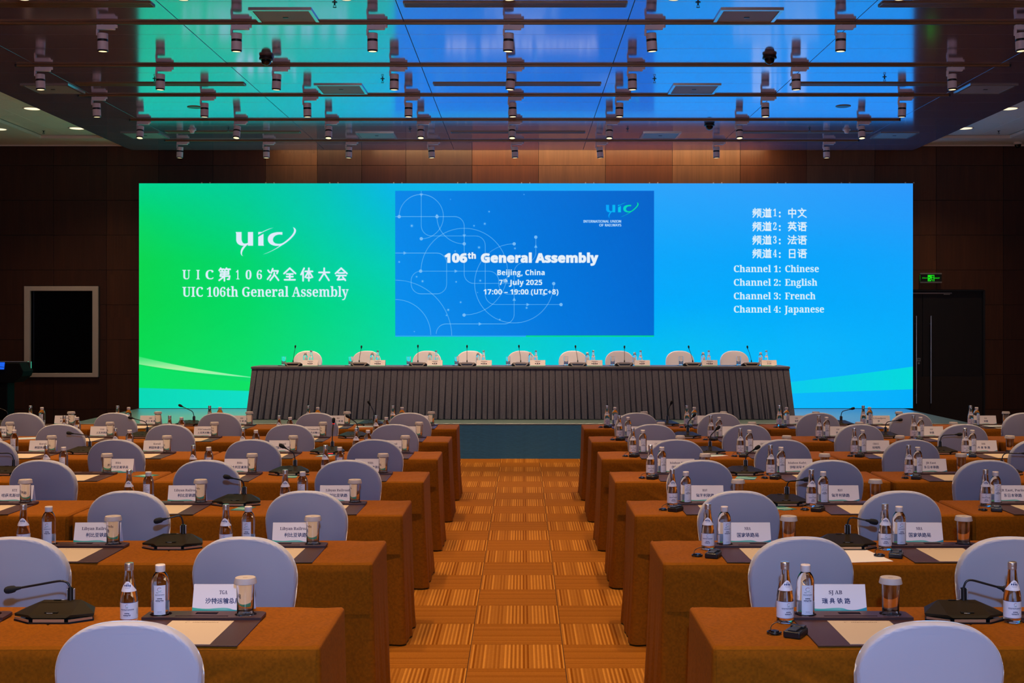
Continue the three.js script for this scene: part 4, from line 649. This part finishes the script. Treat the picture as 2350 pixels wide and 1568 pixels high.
// ---------- the delegate rows ----------
const FAR = [4.751, 6.21, 7.628, 9.12, 10.56, 12.0, 13.42];    // distance of each row's far table edge
const ROW = ['row nearest camera', 'second row from camera', 'third row from camera', 'fourth row from camera', 'fifth row from camera', 'sixth row from camera', 'row beside stage'];
const SEAT = ['aisle seat', 'second seat from aisle', 'third seat from aisle', 'fourth seat from aisle', 'fifth seat from aisle'];
const BLOCKS = {
  left: {
    s: -1, tables: [[-2.6, -0.683], [-4.54, -2.608], [-6.48, -4.548]], nTables: [1, 2, 2, 2, 3, 3, 3],
    chairs: [[-1.19], [-1.165, -2.13], [-1.157, -2.112], [-1.154, -2.086, -3.16], [-1.14, -2.09, -3.157, -4.15], [-1.15, -2.087, -3.16, -4.14], [-1.143, -2.08, -3.068, -4.115, -5.06]],
    pads: [[-1.187, -2.14], [-1.185, -2.17], [-1.172, -2.112, -3.18], [-1.17, -2.128, -3.19], [-1.145, -2.097, -3.17, -4.15], [-1.15, -2.08, -3.13, -4.14, -5.11], [-1.137, -2.05, -3.11, -4.1, -5.04]],
    cards: [[['TGA', '沙特运输总局']], [['Libyan Railroads', '利比亚铁路'], ['Libyan Railroads', '利比亚铁路']], [['Libyan Railroads', '利比亚铁路'], ['Libyan Railroads', '利比亚铁路'], ['KTZ', '哈萨克斯坦铁路']], [['HSRA', '澳大利亚高铁局'], ['HSRA', '澳大利亚高铁局'], ['HSRA', '澳大利亚高铁局']],
      [['Korail', '韩国铁道公社'], ['Korail', '韩国铁道公社'], ['Korail', '韩国铁道公社'], ['Korail', '韩国铁道公社']], [['TCDD', '土耳其铁路'], ['TCDD Tasimacilik A.S.', '土耳其运输公司'], ['TCDD Tasimacilik A.S.', '土耳其运输公司'], ['TCDD', '土耳其铁路'], ['TCDD', '土耳其铁路']], [['PKP', '波兰铁路'], ['PKP', '波兰铁路'], ['PKP', '波兰铁路'], ['PKP', '波兰铁路'], ['WARSA (PKP)', '波兰铁路']]],
    mics: [[[-1.735, [-0.215, 0.098, 0.01, 0.082]]], [[-1.715, [-0.105, 0.128, 0.03, 0.10]]], [[-1.735, [-0.085, 0.165, 0.05, 0.09]]], [[-1.70, [-0.085, 0.20, 0.02, 0.10]], [-3.77, [-0.17, 0.15, 0.02, 0.10]]], [[-1.65, [0.012, 0.27, 0.01, 0.13], true], [-3.72, [-0.16, 0.17, 0.02, 0.1]]], [[-1.63, [-0.085, 0.20, 0.02, 0.09]], [-3.67, [-0.15, 0.19, 0.02, 0.1]]], [[-1.64, [-0.05, 0.24, 0.02, 0.1]], [-3.6, [-0.14, 0.21, 0.0, 0.1]], [-5.62, [-0.13, 0.2, 0.0, 0.1]]]],
    card: 0.040,
  },
  right: {
    s: 1, tables: [[0.642, 2.582], [2.59, 4.462], [4.47, 6.4]], nTables: [1, 2, 2, 2, 2, 3, 3],
    chairs: [[1.234], [1.172, 2.06], [1.166, 2.034], [1.17, 2.03, 3.07], [1.2, 2.03, 3.03, 4.0], [1.17, 2.01, 3.015, 3.955], [1.15, 1.995, 3.0, 3.93, 5.07]],
    pads: [[1.225, 2.062], [1.163, 2.025], [1.163, 2.0, 3.05], [1.187, 2.06, 3.06], [1.19, 2.095, 3.056, 3.99], [1.19, 2.07, 3.11, 4.02, 5.18], [1.17, 2.03, 3.03, 3.93, 5.09]],
    cards: [[['SJ AB', '瑞典铁路']], [['NRA', '国家铁路局'], ['NRA', '国家铁路局']], [['MAV', '匈牙利铁路'], ['MAV', '匈牙利铁路'], ['JR East, Paris', '东日本铁路']], [['Islahon Kafri', '伊斯法罕卡'], ['Islahon Kafri', '伊斯法罕卡'], ['JR East', '东日本铁路']],
      [['CRECC', '经规院'], ['CRECC', '经规院'], ['CRECC', '经规院'], ['DSB', '丹麦铁路']], [['UIC', '铁盟'], ['UIC', '铁盟'], ['UIC', '铁盟'], ['UIC', '铁盟'], ['UIC', '铁盟']], [['UIC', '铁盟'], ['UIC', '铁盟'], ['UIC', '铁盟'], ['I. Frandjieva', '伊万'], ['UIC', '铁盟']]],
    mics: [[[1.640, [0.155, 0.098, 0.01, 0.086]]], [[1.59, [0.115, 0.12, 0.02, 0.09]]], [[1.595, [0.105, 0.15, 0.04, 0.085]]], [[1.615, [0.075, 0.19, 0.03, 0.09]], [3.5, [0.17, 0.15, 0.02, 0.1]]], [[1.575, [0.06, 0.21, 0.02, 0.1]], [3.54, [0.15, 0.16, 0.02, 0.1]]], [[1.58, [0.055, 0.21, 0.02, 0.1]], [3.50, [0.13, 0.17, 0.02, 0.1]]], [[1.55, [0.04, 0.24, 0.02, 0.1]], [3.44, [0.12, 0.18, 0.0, 0.1]]]],
    card: -0.028,
  },
};
for (const [side, B] of Object.entries(BLOCKS)) FAR.forEach((far, r) => {
  const where = `${side} block, ${ROW[r]}`, T = TABLE_H, cz = -(far - TABLE_D / 2);
  for (let k = 0; k < B.nTables[r]; k++) {
    const [a, b] = B.tables[k], w = b - a - 0.012, aisle = k === 0 ? -B.s : 0;
    const t = thing('draped_table', `table under brown cloth, ${where}, ${['at the aisle', 'second from aisle', 'third from aisle'][k]}`, 'table', [(a + b) / 2, 0, cz], 0, 'brown draped delegate tables');
    const m = k < 2 && B.mics[r][k];
    part(t, 'tablecloth', clothGeometry(w, aisle, m ? [m[0] - (a + b) / 2] : []), CLOTH); part(t, 'valance', valanceGeometry(w, aisle), CLOTH, 'loose overhang of the cloth on the seat side');
  }
  B.chairs[r].forEach((x, i) => makeChair(`white covered chair, ${where}, ${SEAT[i]}`, [x, 0, -(far - TABLE_D - 0.28)], jit(0.035)));
  B.pads[r].forEach((c, i) => {
    const at = `${where}, ${SEAT[i]}`, D = far - 0.366, full = !(r === 0 && i === 1), turn = jit(0.012);
    makePad(`brown leather desk pad, ${at}`, [c, T, -D], turn);
    if (full) makeSheet(`cream note sheet on pad, ${at}`, [c + 0.01, T + 0.005, -(D - 0.055)], jit(0.02));
    if (full) makePencil(`dark pencil in tray slot, ${at}`, [c + jit(0.004), T + 0.0056, -(D + 0.1475)], 0);
    if (full || side === 'right') makeGlass(`clear glass bottle with silver cap, ${at}`, [c - 0.2545 - (B.s > 0 ? 0.003 : 0), T, -(far - (B.s > 0 ? 0.262 : 0.277)) + jit(0.008)], jit(0.25));
    if (full) makePet(`plastic bottle with white cap, ${at}`, [c - 0.166, T + 0.0056, -(D + 0.179)], 0.05 + jit(0.2) + (B.s > 0 ? 0.15 : 0));
    if (full) makeTumbler(`drinking glass under paper lid, ${at}`, [c + 0.152, T + 0.0056, -(D + 0.179)], jit(0.5));
    const card = B.cards[r][i];
    if (full && card) {
      const dx = side === 'left' && r === 3 && i === 2 ? 0.20 : B.card, o = makeCard(`white lettered name card, ${at}`, [c + dx + jit(0.008), T, -(far - 0.072)], jit(0.03));
      o.children[2].material = cardMaterial(...card);
    }
    if (full && side === 'right') makeReceiver(`black earpiece receiver, ${at}`, [c - 0.262, T, -(D - 0.085)], -0.45 + jit(0.12));
  });
  B.mics[r].forEach(([x, bend, lit], i) => makeMic(`${lit ? 'red lit black microphone' : 'black gooseneck microphone'}, ${where}, ${['between first and second seats', 'between third and fourth seats', 'beside the fifth seat'][i]}`, [x, T, -(far - 0.20)], bend, lit));
});
// leaflets and loose papers
leaflet('green leaflet beside microphone, left block, third row from camera', -1.66, TABLE_H, -(FAR[2] - 0.36), 0.10, 0.15, -0.2, 0);
leaflet('green leaflet near aisle seat, left block, fourth row from camera', X(666, 8.8), TABLE_H, -8.8, 0.10, 0.16, 0.05, 0);
leaflet('teal leaflet by third seat, left block, fourth row from camera', X(335, 8.85), TABLE_H, -8.85, 0.12, 0.15, -0.5, 0);
leaflet('blue leaflet before lit microphone, left block, fifth row', X(748, 10.2), TABLE_H, -10.2, 0.12, 0.16, -0.3, 1);
leaflet('pale printed leaflet in front of microphone, left block, row beside stage', X(838, 13.1), TABLE_H, -13.1, 0.2, 0.14, 0.1, 2);
leaflet('pale leaflet left of fourth seat chair, left block, sixth row', X(63, 11.75), TABLE_H, -11.75, 0.2, 0.2, 0.4, 2);
leaflet('green leaflet behind microphone, right block, fourth row from camera', X(1712, 8.72), TABLE_H, -8.72, 0.14, 0.17, -0.3, 0);
leaflet('green leaflet under microphone, right block, third row from camera', X(1796, 7.28), TABLE_H, -7.28, 0.1, 0.14, 0.5, 0);
leaflet('pale printed leaflet near microphone, right block, fifth row from camera', X(1636, 10.22), TABLE_H, -10.22, 0.2, 0.16, 0.5, 2);
leaflet('pale papers at fifth seat, right block, row beside stage', X(2292, 13.0), TABLE_H + 0.0152, -13.0, 0.3, 0.16, 0.1, 2);
leaflet('printed papers at fourth seat, right block, fifth row from camera', X(2262, 10.2), TABLE_H, -10.2, 0.3, 0.16, -0.1, 2);
{ const o = makeSheet('white document lying by microphone, right block, second row from camera', [X(1962, 5.8), TABLE_H, -5.8], 0.15); o.children[0].material = std(lin(0.82, 0.77, 0.75), 0.7); }

// ---------- the long table on the stage ----------
const STAGE_CARDS = [0, 1].map((v) => { const [k, c] = canvas(256, 117); c.fillStyle = '#e6e2ee'; c.fillRect(0, 0, 256, 117); c.fillStyle = '#2aa090'; c.fillRect(0, 106, 256, 11); smallPrint(c, 80 - v * 6, 176 + v * 6, 18, 11, '#3c3a58', 9 + v); smallPrint(c, 104, 152, 36, 6, '#7a7890', 8); smallPrint(c, 82 - v * 8, 174 + v * 8, 54, 24, '#2c2a4c', 3 + v); smallPrint(c, 100, 156, 86, 7, '#7a7890', 10); return std(0xffffff, 0.6, 0, { map: canvasMap(k) }); });
{
  const Y0 = 0.486, TOPY = 1.247, D0 = 17.5, D1 = 18.12, xa = X(577, D0), xb = X(1812, D0), t = thing('skirted_table', 'long stage table with dark grey pleated skirt below the screen', 'table', [(xa + xb) / 2, Y0, -(D0 + D1) / 2]), w = xb - xa, d = D1 - D0, h = TOPY - Y0;
  part(t, 'tabletop', rbox(w, 0.022, d, 0.008, 0, h - 0.011, 0), SKIRT_TOP);
  // box pleats: flat faces with dark gaps that open towards the foot
  const pleat = (len, n, flare) => {
    const cols = []; let u = 0; const widths = []; let sum = 0; for (let i = 0; i < n; i++) { const k = 1 + jit(0.12); widths.push(k); sum += k; }
    widths.forEach((k) => { const a = u, m = k / sum, open = 0.4 + rnd() * rnd() * 3.0, lean = jit(0.010), wave = jit(1);   // [place, depth, how far the edge draws back at the foot, lean of the face]
      cols.push([a + m * 0.035, 0, 0, 0, 0], [a + m * 0.06, 1, open, lean, wave], [a + m * 0.33, 1.06, open * 0.6, lean, wave], [a + m * 0.66, 1.06, -open * 0.6, -lean, wave], [a + m * 0.94, 0.96, -open, -lean, wave], [a + m * 0.965, 0, 0, 0, 0]); u += m; });
    return grid(cols.length - 1, 14, (uu, v) => {
      const c = cols[Math.min(cols.length - 1, Math.round(uu * (cols.length - 1)))], f = Math.max(0, (v - 0.03) / 0.97), g = Math.pow(f, 1.3);
      const x = (c[0] + c[2] * 0.085 / n * g) * len - len / 2, depth = (0.016 + 0.034 * f) * c[1] + c[3] * f + c[4] * 0.003 * Math.sin(f * 6);
      return [x * (1 + flare * f), -v * (h - 0.028), depth + 0.03 * f - 0.02];
    }, (p, v) => [p * len, v * h]);
  };
  const flat = (g) => toCreasedNormals(g, 0.5);
  part(t, 'skirt_front', flat(pleat(w, 88, 0.022)).translate(0, h - 0.02, d / 2), GREY_SKIRT);
  part(t, 'skirt_side', flat(pleat(d, 7, 0.05)).rotateY(-Math.PI / 2).translate(-w / 2 + 0.012, h - 0.02, 0), GREY_SKIRT); part(t, 'skirt_side', flat(pleat(d, 7, 0.05)).rotateY(Math.PI / 2).translate(w / 2 - 0.012, h - 0.02, 0), GREY_SKIRT);
  part(t, 'top_band', merge(rbox(w + 0.012, 0.03, 0.012, 0.004, 0, h - 0.02, d / 2 + 0.002), rbox(0.012, 0.03, d, 0.004, -w / 2 - 0.001, h - 0.02, 0), rbox(0.012, 0.03, d, 0.004, w / 2 + 0.001, h - 0.02, 0)), GREY_SKIRT);
  part(t, 'inner_cloth', box(w - 0.10, h - 0.05, d - 0.12, 0, (h - 0.05) / 2 + 0.01, 0), BLACK);
  // what stands on it, seat by seat: microphone, card, plastic bottle, glass bottle, glass, chair (columns of the photograph)
  const seats = [[673.6, 712, 700.7, 714, 651, 699, 5], [825, 867, 854, 867, 804.6, 836, 5], [959.5, 998, 986.7, 1001, 938, 976, 0], [1072, 1111, 1097, 1110, 1048, 1078, 0], [1195, 1234, 1217, 1230, 1166, 1195, -4], [1325.6, 1365, 1348, 1361.5, 1299, 1316, -5], [1432.7, 1474, 1456.6, 1470, 1406, 1425, 0], [1589, 1629, 1613.5, 1626.5, 1563, 1567, -9], [1723.5, 1765, 1745.6, 1758.6, 1695, 1692, -9]];
  const BEZEL = std(lin(0.42, 0.36, 0.31), 0.4, 0.2);
  const shape = (pts) => { const s = new THREE.Shape(); pts.forEach(([a, b], i) => i ? s.lineTo(a, b) : s.moveTo(a, b)); s.closePath(); return s; };
  const ring = shape([[-0.108, 0.05], [0.108, 0.05], [0.116, 0.042], [0.076, 0], [-0.076, 0], [-0.116, 0.042]]); ring.holes.push(new THREE.Path([[-0.088, 0.034], [0.088, 0.034], [0.066, 0.009], [-0.066, 0.009]].map((p) => new THREE.Vector2(...p))));
  const bezel = new THREE.ExtrudeGeometry(ring, { depth: 0.008, bevelEnabled: true, bevelSize: 0.002, bevelThickness: 0.002, bevelSegments: 2 }).translate(0, 0.003, 0.06), body = convex([[-0.11, 0.05, 0.06], [0.11, 0.05, 0.06], [-0.074, 0.002, 0.06], [0.074, 0.002, 0.06], [-0.14, 0.016, -0.06], [0.14, 0.016, -0.06], [-0.12, 0.001, -0.07], [0.12, 0.001, -0.07], [-0.06, 0.058, 0.03], [0.06, 0.058, 0.03]]);
  const feet = [box(0.006, 0.012, 0.006, -0.03, 0.007, 0.066), box(0.006, 0.012, 0.006, 0.03, 0.007, 0.066)];
  const mk = copier(() => { const o = proto('stage_microphone', 'microphone', 'chairman microphones on the stage table'); part(o, 'body', body, MIC_BLACK); part(o, 'bezel', bezel, BEZEL, 'pale trapezoid bezel'); for (const g of feet) part(o, 'foot', g, BEZEL); part(o, 'collar', cyl(0.007, 0.009, 0.03, 0, 0.072, 0.03, 14), MIC_BLACK); return o; });
  const k = 17.62 / F;
  seats.forEach(([m, c, p, g, tu, ch, lean], i) => {
    const n = `${ORD[i]} stage seat from the left`, mic = mk(`pale framed gooseneck microphone, ${n}`, [X(m, 17.62), TOPY, -17.62], 0), hx = lean * k;
    for (const q of [...mic.children]) if (q.name === 'gooseneck' || q.name === 'foam_head') mic.remove(q);
    const hy = 0.275 - jit(0.006); part(mic, 'gooseneck', tube([[0, 0.08, 0.03], [hx * 0.3, 0.15, 0.03], [hx * 0.65, 0.21, 0.03], [hx * 0.95, hy - 0.02, 0.03]], 0.0032, 20, 8), MIC_BLACK);
    const hd = part(mic, 'foam_head', headGeo, FOAM); hd.position.set(hx, hy, 0.03); hd.rotation.z = -hx * 2.4; hd.scale.setScalar(0.85);
    const o = stageCard(`white name card on front edge, ${n}`, [X(c, 17.56), TOPY, -17.575], jit(0.04)); o.scale.set(0.96, 0.86, 0.86); o.children[2].material = i === 8 ? cardMaterial('Speaker', '发言席') : STAGE_CARDS[i % 2];
    stagePet(`plastic bottle with white cap, ${n}`, [X(p, 17.78), TOPY, -17.78], jit(0.4)); stageGlass(`clear glass bottle with silver cap, ${n}`, [X(g, 17.84), TOPY, -17.84], jit(0.4));
    const pad = thing('desk_pad', `dark leather pad behind microphone, ${n}`, 'desk pad', [X(m - 8, 17.83), TOPY, -17.83], 0, 'dark pads on the stage table'); part(pad, 'pad', rbox(0.27, 0.007, 0.24, 0.002, 0.03, 0.0035, 0), LEATHER_DARK); pad.position.x = X((tu + m) / 2 - 4, 17.84);
    stageTumbler(`empty drinking glass, ${n}`, [X(tu, 17.8), TOPY + 0.007, -17.8], 0);
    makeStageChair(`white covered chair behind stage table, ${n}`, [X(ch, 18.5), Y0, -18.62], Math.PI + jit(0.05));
  });
}
scene.traverse((o) => { if (o.isMesh) { o.castShadow = true; o.receiveShadow = true; } delete o.userData.base; });
renderer.render(scene, camera);
